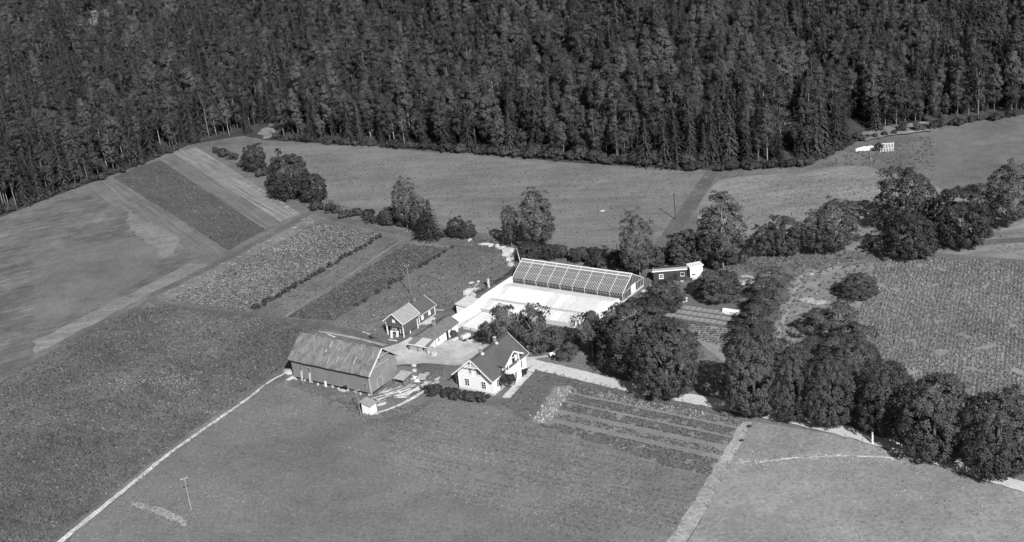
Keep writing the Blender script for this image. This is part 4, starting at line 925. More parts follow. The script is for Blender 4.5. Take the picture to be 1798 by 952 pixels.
MB().box(-27.6, -3.7, -15.12, -15.0, 0, .95).build('front_wall', 'concrete', wg)
for k in range(9): MB().slab([(-26.3 + k * 2.9, -4.75, 2.12), (-25.1 + k * 2.9, -4.75, 2.12), (-25.1 + k * 2.9, -4.5, 2.26), (-26.3 + k * 2.9, -4.5, 2.26)], .03).build('roof_vent', 'concrete', wg)
ew = thing('end_wall', 'tall white rendered wall closing the left end of the glasshouses', 'wall', (GR[0], GR[1], 0), AZ)
MB().extr([(-28.65, -.15, 0), (-28.65, -15.2, 0), (-28.65, -15.2, 2.35), (-28.65, -12.2, 2.55), (-28.65, -.15, 2.3)], (.3, 0, 0)).build('wall', 'whitewash', ew)
MB().extr([(-28.69, -.15, 2.32), (-28.69, -12.2, 2.57), (-28.69, -12.2, 2.65), (-28.69, -.15, 2.40)], (.38, 0, 0)).build('coping', 'whitewash', ew)
bh = thing('boiler_house', 'small pale boiler house with sloping white roof at the wall end', 'boiler house', (GR[0], GR[1], 0), AZ)
MB().box(-31.6, -28.72, -18.0, -13.4, 0, 2.2).build('wall', 'whitewash', bh)
MB().slab([(-31.8, -18.2, 2.75), (-28.55, -18.2, 2.25), (-28.55, -13.2, 2.25), (-31.8, -13.2, 2.75)], .12).build('roof', 'concrete', bh)
door(bh, 'x', -16.2, 0, .8, 1.9, -28.72, 1, 'dark', 'concrete')
MB().box(-29.4, -28.72, -13.4, -13.0, 0, 1.9).build('entry', 'dark', bh)
st_px = G(858.5, 505)
sp_ = thing('stove_pipe', 'stout pale stove pipe standing behind the white wall', 'pipe', st_px); MB().tube([(0, 0, 0), (0, 0, 2.3)], .28, 10).build('pipe', 'concrete', sp_); MB().tube([(0, 0, 2.3), (0, 0, 2.42)], .34, 10).build('cap', 'timber_dark', sp_)

# ---- henhouse and white shed
HEN = G(1148, 495.4); HA = R(-10.7)
hn = thing('henhouse', 'black tarred henhouse with white roof edge, two windows and open door', 'henhouse', HEN, HA)
MB().extr([(0, 0, 0), (7.4, 0, 0), (7.4, 0, 2.75), (0, 0, 2.4)], (0, 2.9, 0)).build('wall', 'tarboard', hn)
MB().slab([(-.2, -.25, 2.62), (7.6, -.25, 2.98), (7.6, 3.1, 2.60), (-.2, 3.1, 2.24)], .1).build('roof', 'sheet_light', hn)
MB().beam((-.22, -.28, 2.56), (7.62, -.28, 2.92), .06, .24).build('fascia', 'white', hn)
window(hn, 'y', 1.75, 1.3, .7, .8, 0, -1, (1, 1), 'white', 'pane', .14); window(hn, 'y', 6.45, 1.65, .75, .75, 0, -1, (0, 0), 'offwhite', 'pane', .06)
door(hn, 'y', 4.85, 0, .85, 1.8, 0, -1, 'dark', 'tarboard')
MB().box(5.95, 6.6, -.5, -.2, 0, .25).build('stone_step', 'pale_stone', hn)
ws = thing('white_shed', 'small white flat-roofed shed beside the black henhouse', 'shed', HEN + np.array([8.2, -.4, 0]), R(6))
MB().extr([(0, 0, 0), (2.9, 0, 0), (2.9, 0, 2.75), (0, 0, 2.6)], (0, 2.6, 0)).build('wall', 'white', ws)
MB().slab([(-.2, -.25, 2.8), (3.1, -.25, 2.95), (3.1, 2.8, 2.7), (-.2, 2.8, 2.55)], .1).build('roof', 'offwhite', ws); MB().beam((-.22, -.27, 2.74), (3.12, -.27, 2.89), .05, .2).build('fascia', 'offwhite', ws)
window(ws, 'y', .75, .85, .9, .35, 0, -1, (0, 0), 'offwhite')
MB().box(.2, 1.6, -.9, -.3, 0, .45).build('bench', 'concrete', ws)

# ---- outhouse
OUT = G(652.2, 729.3)
oh = thing('outhouse', 'small white board outhouse with grey roof below the barn corner', 'outhouse', OUT, AZ)
MB().extr([(0, 0, 0), (-2.1, 0, 0), (-2.1, 0, 2.3), (0, 0, 1.82)], (0, 1.75, 0)).build('wall', 'white', oh)
MB().slab([(.22, -.25, 1.92), (.22, 2.0, 1.92), (-2.4, 2.0, 2.52), (-2.4, -.25, 2.52)], .1).build('roof', 'paleroof', oh)
door(oh, 'x', .9, .1, .7, 1.6, 0, 1, 'white', 'white'); MB().box(.1, .9, .4, 1.5, 0, .12).build('door_step', 'timber', oh)

# ------------------------------------------------------------------ trees
def trunk_mb(r, h, rad, lean=.03, limbs=(), n=6, top=.25):
    mb = MB(); k = 5; pts = [(r.normal() * lean * h * (i / k) * .5, r.normal() * lean * h * (i / k) * .5, h * i / k) for i in range(k + 1)]; pts[0] = (0, 0, -.3)
    mb.tube(pts, [rad * (1.25 if i == 0 else 1 - (1 - top) * i / k) for i in range(k + 1)], n)
    for z, tip in limbs:
        i = min(int(z / h * k), k - 1); f = z / h * k - i; a = Vector(pts[i]).lerp(Vector(pts[i + 1]), f); b = Vector(tip); mid = a.lerp(b, .55) + Vector((0, 0, .08 * (b - a).length))
        mb.tube([a, mid, b], [rad * .42, rad * .26, rad * .08], 5)
    return mb
def broadleaf(seed, h, rad, z0, nc, rc, nper, size, leaf, bark='bark', prof=1.0, trunk=.25, flat=.8, top_heavy=.5, n_limb=7, foot=.06, jit=.34):
    r = np.random.default_rng(seed)
    t = r.random(nc) ** .85; ang = r.random(nc) * 6.283
    env = np.sin(np.pi * np.clip(t * (.96 - foot) + foot, 0, 1) ** (1.0 / (.6 + top_heavy))) ** prof
    wob = 1 + .20 * np.sin(ang * 2 + r.random() * 6) + .14 * np.sin(ang * 3 + r.random() * 6 + t * 4) + .10 * r.normal(size=nc)
    q = rad * env * wob * (0.45 + 0.55 * np.sqrt(r.random(nc)))
    q = np.maximum(q - rc * .45, 0.02)
    C = np.stack([q * np.cos(ang), q * np.sin(ang), z0 + rc * .6 + (h - z0 - rc * 1.25) * t], 1)
    RC = rc * (.7 + .6 * r.random(nc))
    ctr = np.array([0, 0, z0 + (h - z0) * .42])
    p, n, s, sh = clump_leaves(r, C, RC, nper, size, .55, .35, flat, jit, ctr)
    crown = leaf_mesh('crown', p, n, s, leaf, r, sh=sh)
    idx = r.choice(nc, min(n_limb, nc), replace=False); limbs = []
    for i in idx: limbs.append((min(max(z0 * .6, C[i][2] * .55), h * .6), tuple(C[i] * np.array([.75, .75, .97]))))
    tr = trunk_mb(r, h * .82, trunk, .02, limbs).mesh('trunk', bark, True)
    return tr, crown
def dome(seed, h, rad, z0, nc, rc, nper, size, leaf, bark='bark', trunk=.3, lobe=.14, low=.55, jit=.42, n_limb=8, narrow=1.0):
    """a full crown: clumps packed over an uneven dome, widest below the middle"""
    r = np.random.default_rng(seed); k = np.arange(nc) + .5; cz = 1 - 2 * k / nc; ang = k * 2.39996 + r.normal(size=nc) * .15
    zc = z0 + (h - z0) * .42; D = np.stack([np.sqrt(1 - cz ** 2) * np.cos(ang), np.sqrt(1 - cz ** 2) * np.sin(ang), cz], 1)
    lob = np.array([1 + lobe * 1.7 * noise.noise(Vector(d * 1.9) + Vector((seed * 3.3, 0, 0))) + lobe * noise.noise(Vector(d * 4.3) + Vector((0, seed * 1.7, 0))) for d in D]) * (1 + .05 * r.normal(size=nc))
    sq = np.where(cz > 0, np.abs(1 - np.abs(cz) ** 2.3 * narrow), 1.0) ** .5 / np.maximum(np.sqrt(1 - cz ** 2), .05); sq = np.clip(sq, .8, 1.25)
    C = np.stack([D[:, 0] * (rad - rc * .5) * lob * sq, D[:, 1] * (rad - rc * .5) * lob * sq, np.where(cz > 0, zc + cz * (h - zc - rc * .5) * lob, zc + cz * (zc - z0 - rc * .3))], 1)
    p, n, s, sh = clump_leaves(r, C, rc * (.75 + .5 * r.random(nc)), nper, size, .5, .3, .85, jit, np.array([0, 0, zc]))
    crown = leaf_mesh('crown', p, n, s, leaf, r, sh=sh)
    limbs = [(min(max(z0 * .7, C[i][2] * .5), h * .55), tuple(C[i] * np.array([.85, .85, .97]))) for i in r.choice(nc, n_limb, replace=False)]
    return trunk_mb(r, h * .85, trunk, .02, limbs).mesh('trunk', bark, True), crown
def conifer(seed, h, rad, z0, leaf='lf_spruce', bark='bark', sp=.6):
    r = np.random.default_rng(seed); Cs, Ns, Ss, Sh = [], [], [], []
    z = z0
    while z < h - .25:
        t = (z - z0) / (h - z0); L = rad * (1 - t) ** .8 * r.uniform(.8, 1.12) + .12; nb = int(4 + 5 * (1 - t)); a0 = r.random() * 6.28
        for k in range(nb):
            a = a0 + 6.283 * k / nb + r.normal() * .18; l = L * r.uniform(.72, 1.15); tone = r.random()
            m_ = max(2, int(l / .42))
            for j in range(1, m_ + 1):
                f = j / m_; q = l * f
                Cs.append((q * math.cos(a), q * math.sin(a), z - .30 * l * f * f + r.normal() * .05)); Ns.append((math.cos(a) * .9, math.sin(a) * .9, .85)); Ss.append(.50 * (1.2 - .45 * f) * (1 - .4 * t)); Sh.append(tone * .6 + .4 * r.random())
        z += sp * (1 - .35 * t) * r.uniform(.8, 1.2)
    for k in range(6): Cs.append((0, 0, h - .1 - k * .14)); Ns.append(tuple(r.normal(size=3))); Ss.append(.12 + .03 * k); Sh.append(.5)
    Cs = np.array(Cs); Ns = np.array(Ns) + .28 * r.normal(size=(len(Ns), 3))
    return trunk_mb(r, h * .96, .16 + .006 * h, .008, (), 6, .12).mesh('trunk', bark, True), leaf_mesh('crown', Cs, Ns, np.array(Ss), leaf, r, .7, np.array(Sh))
def join_mesh(name, tr, cr):
    bm = bmesh.new(); bm.from_mesh(tr); nf = len(bm.faces); bm.from_mesh(cr); bm.faces.ensure_lookup_table()
    for f in bm.faces[nf:]: f.material_index = 1
    me = bpy.data.meshes.new(name); bm.to_mesh(me); bm.free(); me.materials.append(tr.materials[0]); me.materials.append(cr.materials[0]); return me
# forest kinds (about 16 m; scaled per tree)
BIRCH = [broadleaf(100 + i, 17.0, 2.7, 2.8 + .5 * i, 66, 1.0, 54, .20, 'lf_birch', 'birch_bark' if i == 4 else 'dim_birch', .85, .15, .9, .45, 6) for i in range(5)]
ASPEN = [broadleaf(120 + i, 16.0 - 1.2 * (i % 2), 2.9 + .6 * (i % 2), 2.4, 64, 1.1, 56, .21, 'lf_aspen', 'pale_bark', .75, .17, .85, .6, 6) for i in range(4)]
SPRUCE = [conifer(140 + i, 17.5, 3.2 + .35 * (i % 3), .8, sp=.55) for i in range(5)]
PINE = [broadleaf(160 + i, 17.5, 2.7, 8.0 - i % 2 * 2, 34, 1.05, 60, .19, 'lf_pine', 'pale_bark', .7, .18, .6, .7, 8) for i in range(3)]
SHRUB = [broadleaf(180 + i, 2.4, 1.5, .1, 16, .62, 40, .20, 'lf_shrub', 'bark', .6, .06, .85, .4, 5) for i in range(4)]
KINDS = {'birch': BIRCH, 'aspen': ASPEN, 'spruce': SPRUCE, 'pine': PINE}
def place(name, label, cat, meshes, loc, scale, rz, group=None):
    o = thing(name, label, cat, loc, rz, group); o.scale = scale
    t = link('trunk', meshes[0], o); c = link('crown', meshes[1], o); return o

# ---- the forest on the hillside
r = np.random.default_rng(21)
sx, sy = 3.95, 3.9
gxv = np.arange(-420, 330, sx); gyv = np.arange(290, 800, sy)
A, B = np.meshgrid(gxv, gyv); A = (A + (np.arange(len(gyv)) % 2)[:, None] * sx / 2 + r.normal(size=A.shape) * 1.1).ravel(); B = (B + r.normal(size=B.shape) * 1.1).ravel()
inside = B > edge_y(A) + 2.5 + 1.5 * r.random(len(A)); A, B = A[inside], B[inside]
def grow(poly, m_): c = poly.mean(0); return c + (poly - c) * m_
keep = np.ones(len(A), bool)
for hh in (0, 5, 10, 15):                            # the far clearing is open ground down to where nearer crowns cover it
    q_ = np.array([P((x, y, z + hh)) for x, y, z in zip(A, B, H(A, B))]); keep &= ~(in_poly(q_[:, 0], q_[:, 1], FAR_PX) & (np.sin(A * 12.9 + B * 7.7) < .8))
A, B = A[keep], B[keep]
Zg = H(A, B); QB = np.array([P((x, y, z)) for x, y, z in zip(A, B, Zg)]); QT = np.array([P((x, y, z + 16)) for x, y, z in zip(A, B, Zg)])
keep = (QB[:, 0] > -130) & (QB[:, 0] < 1930) & (QB[:, 1] > -110); A, B, Zg, QB = A[keep], B[keep], Zg[keep], QB[keep]
# openings the photograph shows: a pale bank at the foot of the slope and a glade on the right
for (gx_, gy_, gr_) in [(475, 232, 9), (1385, 222, 7), (1505, 238, 8), (300, 38, 6)]:
    p_ = GH(gx_, gy_); keep = (A - p_[0]) ** 2 + ((B - p_[1]) * .6) ** 2 > gr_ ** 2 * .5; A, B, Zg, QB = A[keep], B[keep], Zg[keep], QB[keep]
nz = np.array([noise.noise((x * .022, y * .022, 4.)) + .5 * noise.noise((x * .07, y * .07, 14.)) for x, y in zip(A, B)])
u1 = r.random(len(A)); left = np.clip((-A - 20) / 140, 0, 1)
kind = np.where(nz + (u1 - .5) * .9 > -.03 + left * .08, np.where(u1 > .42, 0, 1), np.where(r.random(len(A)) < .72, 2, 3))
dist = np.hypot(A, B); order = np.argsort(dist)
sc = .56 + .66 * r.random(len(A)) ** 1.1; sc *= np.where(B - edge_y(A) < 9, .88, 1.0)
names = ['birch', 'aspen', 'spruce', 'pine']
words = {'birch': ('birch_tree', 'slender pale-trunked birch'), 'aspen': ('broadleaf_tree', 'round-crowned leafy tree'), 'spruce': ('spruce_tree', 'dark pointed spruce'), 'pine': ('pine_tree', 'bare-stemmed pine')}
def zone(px):
    for lim_, w_ in [(232, 'beyond the left hayfield'), (440, 'above the striped fields'), (640, 'behind the left meadow end'), (850, 'behind the left middle meadow'), (1040, 'behind the right middle meadow'),
                     (1250, 'behind the right meadow end'), (1400, 'above the head of the meadow lane'), (1568, 'above the white sheet')]:
        if px < lim_: return w_
    return 'beyond the right-hand slope'
def rank(d): return 'at the forest edge' if d < 8 else 'just inside the forest' if d < 16 else 'some rows into the forest' if d < 30 else 'deeper in the forest'
cnt = [0, 0, 0, 0]; single = np.zeros(len(A), bool)
lim = [190, 110, 220, 80]
for i in order:
    k = kind[i]
    if cnt[k] >= lim[k] or B[i] - edge_y(A[i]) > 60: continue
    cnt[k] += 1; single[i] = True
    nm = names[k]; w = words[nm]; ms = KINDS[nm][r.integers(0, len(KINDS[nm]))]; s = sc[i]; lab = f'{w[1]} {rank(B[i] - edge_y(A[i]))} {zone(QB[i][0])}'
    place(w[0], lab, 'tree', ms, (A[i], B[i], Zg[i]), (s * r.uniform(.9, 1.15), s * r.uniform(.9, 1.15), s * r.uniform(.92, 1.1)), r.random() * 6.283, lab)
fc = bpy.data.collections.new('forest_kinds'); base_i = []
for nm in names:
    base_i.append(len(fc.objects))
    for j, ms in enumerate(KINDS[nm]): fc.objects.link(bpy.data.objects.new(f'forest_{len(fc.objects):02d}_{nm}', join_mesh('forest_' + nm, *ms)))
rest = np.where(~single)[0]
idx = np.array([base_i[kind[i]] + r.integers(0, len(KINDS[names[kind[i]]])) for i in rest])
s = sc[rest]; scl = np.stack([s * r.uniform(.9, 1.15, len(s)), s * r.uniform(.9, 1.15, len(s)), s * r.uniform(.92, 1.12, len(s))], 1)
rot = np.zeros((len(s), 3)); rot[:, 2] = r.random(len(s)) * 6.283
scatter_points('forest', np.stack([A[rest], B[rest], Zg[rest]], 1), fc, r, 1, 1, 'dense mixed forest climbing the hillside', 'forest', idx=idx, scl=scl, rot=rot)
print('FOREST', len(A), 'single', single.sum(), cnt)
# dark floor of the forest
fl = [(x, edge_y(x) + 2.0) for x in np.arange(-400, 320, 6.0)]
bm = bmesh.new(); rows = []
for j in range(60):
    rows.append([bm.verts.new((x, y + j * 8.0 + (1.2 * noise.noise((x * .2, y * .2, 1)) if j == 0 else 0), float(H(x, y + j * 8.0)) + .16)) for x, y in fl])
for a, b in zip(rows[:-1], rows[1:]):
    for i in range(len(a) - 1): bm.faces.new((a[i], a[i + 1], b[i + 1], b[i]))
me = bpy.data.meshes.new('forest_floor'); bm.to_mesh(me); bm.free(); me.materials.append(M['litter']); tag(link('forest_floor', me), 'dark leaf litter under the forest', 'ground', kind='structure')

# ---- shrubs along the foot of the forest
ns = 0
for (a, b, hh, st) in [((478, 246), (840, 271), 2.2, 10), ((840, 271), (1240, 300), 3.0, 9), ((1256, 302), (1420, 292), 2.2, 10), ((1420, 290), (1512, 248), 2.0, 10), ((232, 298), (330, 259), 1.5, 14), ((-60, 400), (232, 298), 1.8, 16), ((1520, 244), (1798, 204), 1.8, 16)]:
    L = math.hypot(b[0] - a[0], b[1] - a[1]); k = int(L / st)
    for i in range(k):
        f = (i + r.random() * .7) / k; px = (a[0] + (b[0] - a[0]) * f, a[1] + (b[1] - a[1]) * f - r.random() * 5 + 1); p = ground_pt(px); s = hh / 2.2 * r.uniform(.55, 1.3)
        lab = 'low shrub at the forest foot ' + zone(px[0]); place('shrub', lab, 'shrub', SHRUB[r.integers(0, 4)], p, (s * 1.15, s * 1.15, s), r.random() * 6.28, lab); ns += 1
# ---- hedge shrubs between striped field and back meadow, and along the lane
def hedge(px, n, h, w, label, group, jit=3, mats=None):
    d = [np.array(p, float) for p in px]; seg = [np.linalg.norm(d[i + 1] - d[i]) for i in range(len(d) - 1)]; tot = sum(seg)
    for k in range(n):
        q = tot * (k + .2 + .6 * r.random()) / n; i = 0
        while i < len(seg) - 1 and q > seg[i]: q -= seg[i]; i += 1
        c = d[i] + (d[i + 1] - d[i]) * q / seg[i] + r.normal(size=2) * np.array([jit, jit * .6]); p = ground_pt(c)
        s = r.uniform(.75, 1.25); place('shrub', label, 'shrub', SHRUB[r.integers(0, 4)], p, (w / 3 * s, w / 3 * s, h / 2.4 * s), r.random() * 6.28, group)
hedge([(372, 266), (420, 285), (470, 320), (500, 335)], 14, 2.6, 3.4, 'shrub of the hedge between striped field and back meadow', 'shrubs of the striped field hedge', 6)
hedge([(560, 366), (600, 376), (650, 388), (690, 394)], 12, 2.4, 3.6, 'shrub in the row along the lane left of the birches', 'shrubs along the upper lane', 5)
hedge([(972, 448), (1010, 460), (1050, 465), (1100, 474)], 11, 3.4, 3.8, 'dark shrub in the thicket behind the big greenhouse', 'shrubs behind the greenhouse', 6)
hedge([(1145, 468), (1175, 464), (1215, 462), (1240, 468)], 9, 4.6, 4.2, 'dark shrub behind the black henhouse', 'shrubs behind the henhouse', 6)
hedge([(1245, 474), (1290, 466), (1330, 452)], 7, 2.6, 3.4, 'shrub at the foot of the tall birch', 'shrubs under the tall birch', 6)
hedge([(752, 688), (790, 696), (830, 704), (850, 708)], 13, 1.5, 2.2, 'leafy shrub of the hedge below the white gable', 'hedge shrubs below the house gable', 3)
hedge([(812, 692), (848, 698), (862, 700)], 5, .9, 1.3, 'small shrub against the gable foundation', 'foundation shrubs', 1.5)
hedge([(918, 662), (926, 652)], 4, .8, 1.2, 'small shrub by the bay corner of the house', 'shrubs by the bay', 1)
hedge([(1322, 741), (1300, 780)], 2, .6, .9, 'small weed bush on the dirt strip', 'weed bushes on the dirt strip', 1)
# currant bushes in two rows
CUR = [broadleaf(300 + i, 1.1, .65, .02, 9, .33, 26, .13, 'lf_shrub', 'bark', .6, .03, .85, .4, 3) for i in range(3)]
for (a, b, n, lab) in [((672, 416), (443, 548), 34, 'currant bush in the dark hedge row beside the potatoes'), ((797, 434), (617, 545), 28, 'berry bush in the row left of the greenhouse slope')]:
    for k in range(n):
        f = (k + r.random() * .5) / n
        if lab.startswith('berry') and r.random() < .25: continue
        p = ground_pt((a[0] + (b[0] - a[0]) * f + r.normal() * 1.2, a[1] + (b[1] - a[1]) * f + r.normal() * .8)); s = r.uniform(.75, 1.3) * (1.0 if lab.startswith('cur') else .8)
        place('berry_bush', lab, 'bush', CUR[r.integers(0, 3)], p, (s, s, s), r.random() * 6.28, lab)

# ---- trees one can point at
FRUIT = [broadleaf(220 + i, 6.5, 3.0, 1.3, 36, .9, 70, .17, 'lf_fruit', 'pale_bark', .6, .16, .8, .55, 8) for i in range(3)]
ROUND = [dome(240 + i, 9.0, 4.0, .4, 120, .85, 70, .18, 'lf_shrub', 'bark', .22, .20) for i in range(3)]
CHEST = [dome(260 + i, 15.0, 6.4, .4, 300, .98, 64, .20, 'lf_chest', 'bark', .45, .13) for i in range(3)]
BIGB = [dome(280 + i, 14.0, 3.3, 2.2, 150, .78, 58, .17, 'lf_bigbirch', 'birch_bark', .17, .26, jit=.5, n_limb=14) for i in range(4)]
DIM = {'fruit': (6.5, 3.0, FRUIT, 'fruit_tree'), 'round': (9.0, 4.0, ROUND, 'broadleaf_tree'), 'chest': (15.0, 6.4, CHEST, 'chestnut_tree'), 'birch': (14.0, 3.4, BIGB, 'birch_tree'), 'spruce': (17.5, 3.5, SPRUCE, 'spruce_tree'), 'shrub': (2.4, 1.5, SHRUB, 'shrub')}
def tree(kind, px, ty, wpx, label, var=0, rz=None, cat='tree', hmax=None):
    h0, r0, ms, nm = DIM[kind]; p = ground_pt(px); h = tree_h(px, ty); s = h / h0; w = wpx * px_m(px) / 2 / r0 * ({'chest': .88, 'birch': .88}.get(kind, 1))
    return place(nm, label, cat, ms[var % len(ms)], p, (w, w, s), r.random() * 6.28 if rz is None else rz)
tree('round', (450, 300), 256, 38, 'round dark tree at the top of the hedge between the fields', 0)
tree('round', (512, 346), 270, 66, 'largest dark round tree of the copse by the striped field', 1)
tree('round', (553, 354), 307, 44, 'smaller round tree at the right foot of the copse', 2)
tree('birch', (534, 348), 285, 34, 'pale-trunked birch leaning out of the round copse', 0)
tree('birch', (716, 402), 316, 46, 'feathery tall birch with bare twigs above the lane', 1)
tree('birch', (738, 408), 348, 34, 'shorter birch right of the feathery birch', 2)
tree('spruce', (759, 418), 350, 52, 'dark pointed spruce beside the lane birches', 0)
tree('spruce', (744, 418), 372, 40, 'low spruce at the foot of the lane birches', 1)
tree('round', (684, 394), 366, 34, 'small dense tree left of the lane birches', 0)
tree('round', (803, 416), 384, 32, 'rounded dark bush below the back meadow, left of a pair', 2)
tree('round', (822, 418), 390, 28, 'rounded dark bush below the back meadow, right of a pair', 1)
tree('birch', (899, 434), 360, 32, 'slim birch left of the birch above the greenhouse', 3)
tree('birch', (947, 440), 337, 66, 'broad birch standing above the greenhouse', 0)
tree('round', (930, 456), 428, 46, 'dark bush-like tree under the broad birch', 2)
tree('round', (968, 452), 430, 38, 'dark low tree right under the broad birch', 1)
tree('birch', (1124, 488), 375, 62, 'white-trunked birch right of the greenhouse ridge', 1)
tree('birch', (1270, 472), 341, 80, 'tallest birch, behind the white shed', 2)
tree('birch', (1248, 470), 385, 50, 'lower birch left of the tallest birch', 3)
tree('round', (1205, 466), 407, 58, 'dense dark tree behind the henhouse', 0)
tree('round', (1345, 446), 398, 50, 'left bushy tree on the pasture edge', 1)
tree('round', (1378, 447), 382, 56, 'middle bushy tree on the pasture edge', 2)
tree('birch', (1432, 448), 374, 50, 'left birch of the clump on the pasture edge', 0)
tree('birch', (1468, 446), 350, 76, 'broadest birch of the clump on the pasture edge', 3)
tree('shrub', (1523, 441), 424, 22, 'lone small bush by the lane at the right', 0, cat='bush')
tree('round', (1590, 400), 300, 90, 'dark tree at the right edge casting shade on the pasture', 0)
tree('round', (1598, 452), 370, 80, 'dark tree at the right edge above the cabbage field', 1)
tree('round', (1690, 430), 330, 90, 'big dark tree beyond the right edge of the pasture', 2)
tree('birch', (1770, 400), 290, 80, 'birch beyond the right edge of the pasture', 1)
# fruit trees and shrubs between house and glasshouses
tree('fruit', (886, 612), 536, 62, 'thin-leaved fruit tree nearest the washhouse', 0)
tree('fruit', (860, 606), 570, 44, 'low fruit tree spreading behind the house ridge', 1)
tree('fruit', (940, 624), 533, 64, 'dark fruit tree with bare trunk behind the house', 1)
tree('fruit', (975, 626), 574, 62, 'fruit tree on the small lawn behind the drive', 2)
tree('fruit', (1010, 618), 580, 60, 'fruit tree between lawn and glasshouse corner', 0)
tree('fruit', (1042, 630), 546, 78, 'airy pale fruit tree by the glasshouse gable', 2)
tree('fruit', (1002, 634), 600, 44, 'low leafy tree at the bend of the drive', 1)
tree('round', (1072, 622), 566, 60, 'dense tree left of the big chestnuts', 1)
tree('chest', (1122, 650), 532, 146, 'back chestnut of the pair by the drive', 0, 1.0)
tree('chest', (1172, 690), 566, 126, 'front chestnut of the pair by the drive', 1, 2.0)
tree('round', (1166, 545), 497, 62, 'dark leafy tree right of the greenhouse door', 2)
# chestnut row on the right
tree('chest', (1326, 724), 586, 118, 'leftmost chestnut of the row along the drive', 2, .5)
tree('chest', (1390, 733), 622, 92, 'second chestnut of the row along the drive', 0, 2.6)
tree('chest', (1458, 743), 628, 102, 'third chestnut of the row, bright and full', 1, 4.0)
tree('chest', (1556, 757), 640, 110, 'chestnut at the right edge of the row', 2, 5.5)
tree('chest', (1500, 690), 596, 96, 'chestnut behind the row, next to the cabbages', 0, 3.3)
tree('chest', (1640, 800), 660, 130, 'chestnut just beyond the right edge', 1, 1.4)
tree('chest', (1750, 830), 690, 130, 'last chestnut beyond the right edge', 0, 2.2)
tree('fruit', (1322, 640), 582, 70, 'leafy tree behind the leftmost chestnut', 0)
tree('fruit', (1345, 640), 580, 70, 'leafy tree behind the second chestnut', 1)
tree('fruit', (1400, 650), 604, 60, 'leafy tree behind the third chestnut', 2)
# orchard
tree('round', (1262, 524), 478, 74, 'round dark orchard tree below the white shed', 0)
tree('fruit', (1358, 512), 468, 58, 'orchard tree at the top of the left orchard row', 1)
tree('fruit', (1342, 528), 488, 56, 'second orchard tree of the left orchard row', 2)
tree('fruit', (1344, 556), 508, 66, 'third orchard tree of the left orchard row', 0)
tree('fruit', (1326, 586), 534, 66, 'fourth orchard tree of the left orchard row', 1)
tree('fruit', (1322, 612), 562, 66, 'lowest orchard tree of the left orchard row', 2)
tree('round', (1506, 520), 484, 60, 'lone round bush with long shadow by the cabbages', 1)
tree('fruit', (1432, 592), 546, 60, 'orchard tree left in the cluster by the cabbages', 0)
tree('fruit', (1472, 588), 530, 80, 'broad orchard tree in the cluster by the cabbages', 1)
tree('fruit', (1505, 620), 566, 66, 'orchard tree against the cabbage field', 2)
tree('fruit', (1426, 630), 590, 46, 'small pale orchard tree below the clearing', 2)
tree('fruit', (1468, 640), 596, 76, 'leafy orchard tree above the chestnut row', 0)
# climbing shrubs at the bay
for px, ty, w, lab in [((886, 684), 654, 17, 'left columnar shrub in front of the glazed bay'), ((898, 681), 657, 20, 'right columnar shrub in front of the glazed bay')]: tree('shrub', px, ty, w, lab, 1, cat='shrub')

# ------------------------------------------------------------------ poles, posts, lumber, carts, stones
def pole(px, h, label, arms=True, rad=.12, mat='timber'):
    p = ground_pt(px); o = thing('utility_pole', label, 'pole', p, R(random.uniform(-30, 30)))
    MB().tube([(0, 0, -.2), (0, 0, h)], [rad, rad * .7], 8).build('shaft', mat, o)
    if arms:
        MB().beam((-.55, .12, h - .4), (.55, .12, h - .4), .09, .1).build('crossarm', mat, o)
        for x in (-.48, 0, .48): MB().tube([(x, .12, h - .35), (x, .12, h - .27), (x, .12, h - .18)], [.03, .06, .03], 8).build('insulator', 'porcelain', o)
    return o
pole((1186, 385), 6.9, 'power pole in the back meadow lane', mat='tarboard', rad=.14); pole((721.5, 518), 7.6, 'power pole behind the low cottage', rad=.11, mat='pole_grey')
pole((633.5, 730), 5.6, 'power pole left of the outhouse', mat='pole_grey', rad=.1); pole((1528, 279), 7.4, 'power pole on the dark slope at upper right', mat='timber_dark')
pole((1548.5, 438), 6.8, 'power pole by the lane above the cabbages'); pole((336.5, 897), 6.6, 'power pole in the lower left of the clover', rad=.07, mat='timber')
pole((1086, 470), 6.0, 'dark pole in the thicket behind the greenhouse', False, mat='timber_dark'); pole((1305, 462), 2.0, 'short stake at the lane below the tall birch', False, .08)
pole((866, 566), 2.2, 'thin post among the white cold frames', False, .07, 'timber_dark'); pole((1532, 779), 2.2, 'stout pale gatepost beside the drive at the right', False, .2, 'offwhite')
o = thing('leaning_stake', 'pale stake leaning at the greenhouse ridge end', 'stake', ground_pt((916, 470))); MB().tube([(0, 0, 0), (-.7, .3, 5.0)], [.13, .05], 6).build('shaft', 'timber_pale', o)
for k, (px, lab) in enumerate([((1312, 763), 'first'), ((1292, 801), 'second'), ((1278, 824), 'third'), ((1266, 846), 'fourth'), ((1256, 866), 'fifth'), ((1244, 893), 'sixth')]):
    o = thing('fence_post', f'{lab} fence post along the dirt strip, counted from the garden', 'post', ground_pt(px), 0, 'fence posts along the dirt strip'); MB().tube([(0, 0, -.1), (.03, 0, 1.35)], [.06, .05], 6).build('shaft', 'timber_dark', o)
for k, (px, lab) in enumerate([((1484, 773), 'left'), ((1514, 780), 'middle'), ((1546, 793), 'right')]):
    o = thing('fence_post', f'{lab} fence post below the drive at the right', 'post', ground_pt(px), 0, 'fence posts below the drive'); MB().tube([(0, 0, -.1), (.03, 0, 1.2)], [.06, .05], 6).build('shaft', 'timber_dark', o)

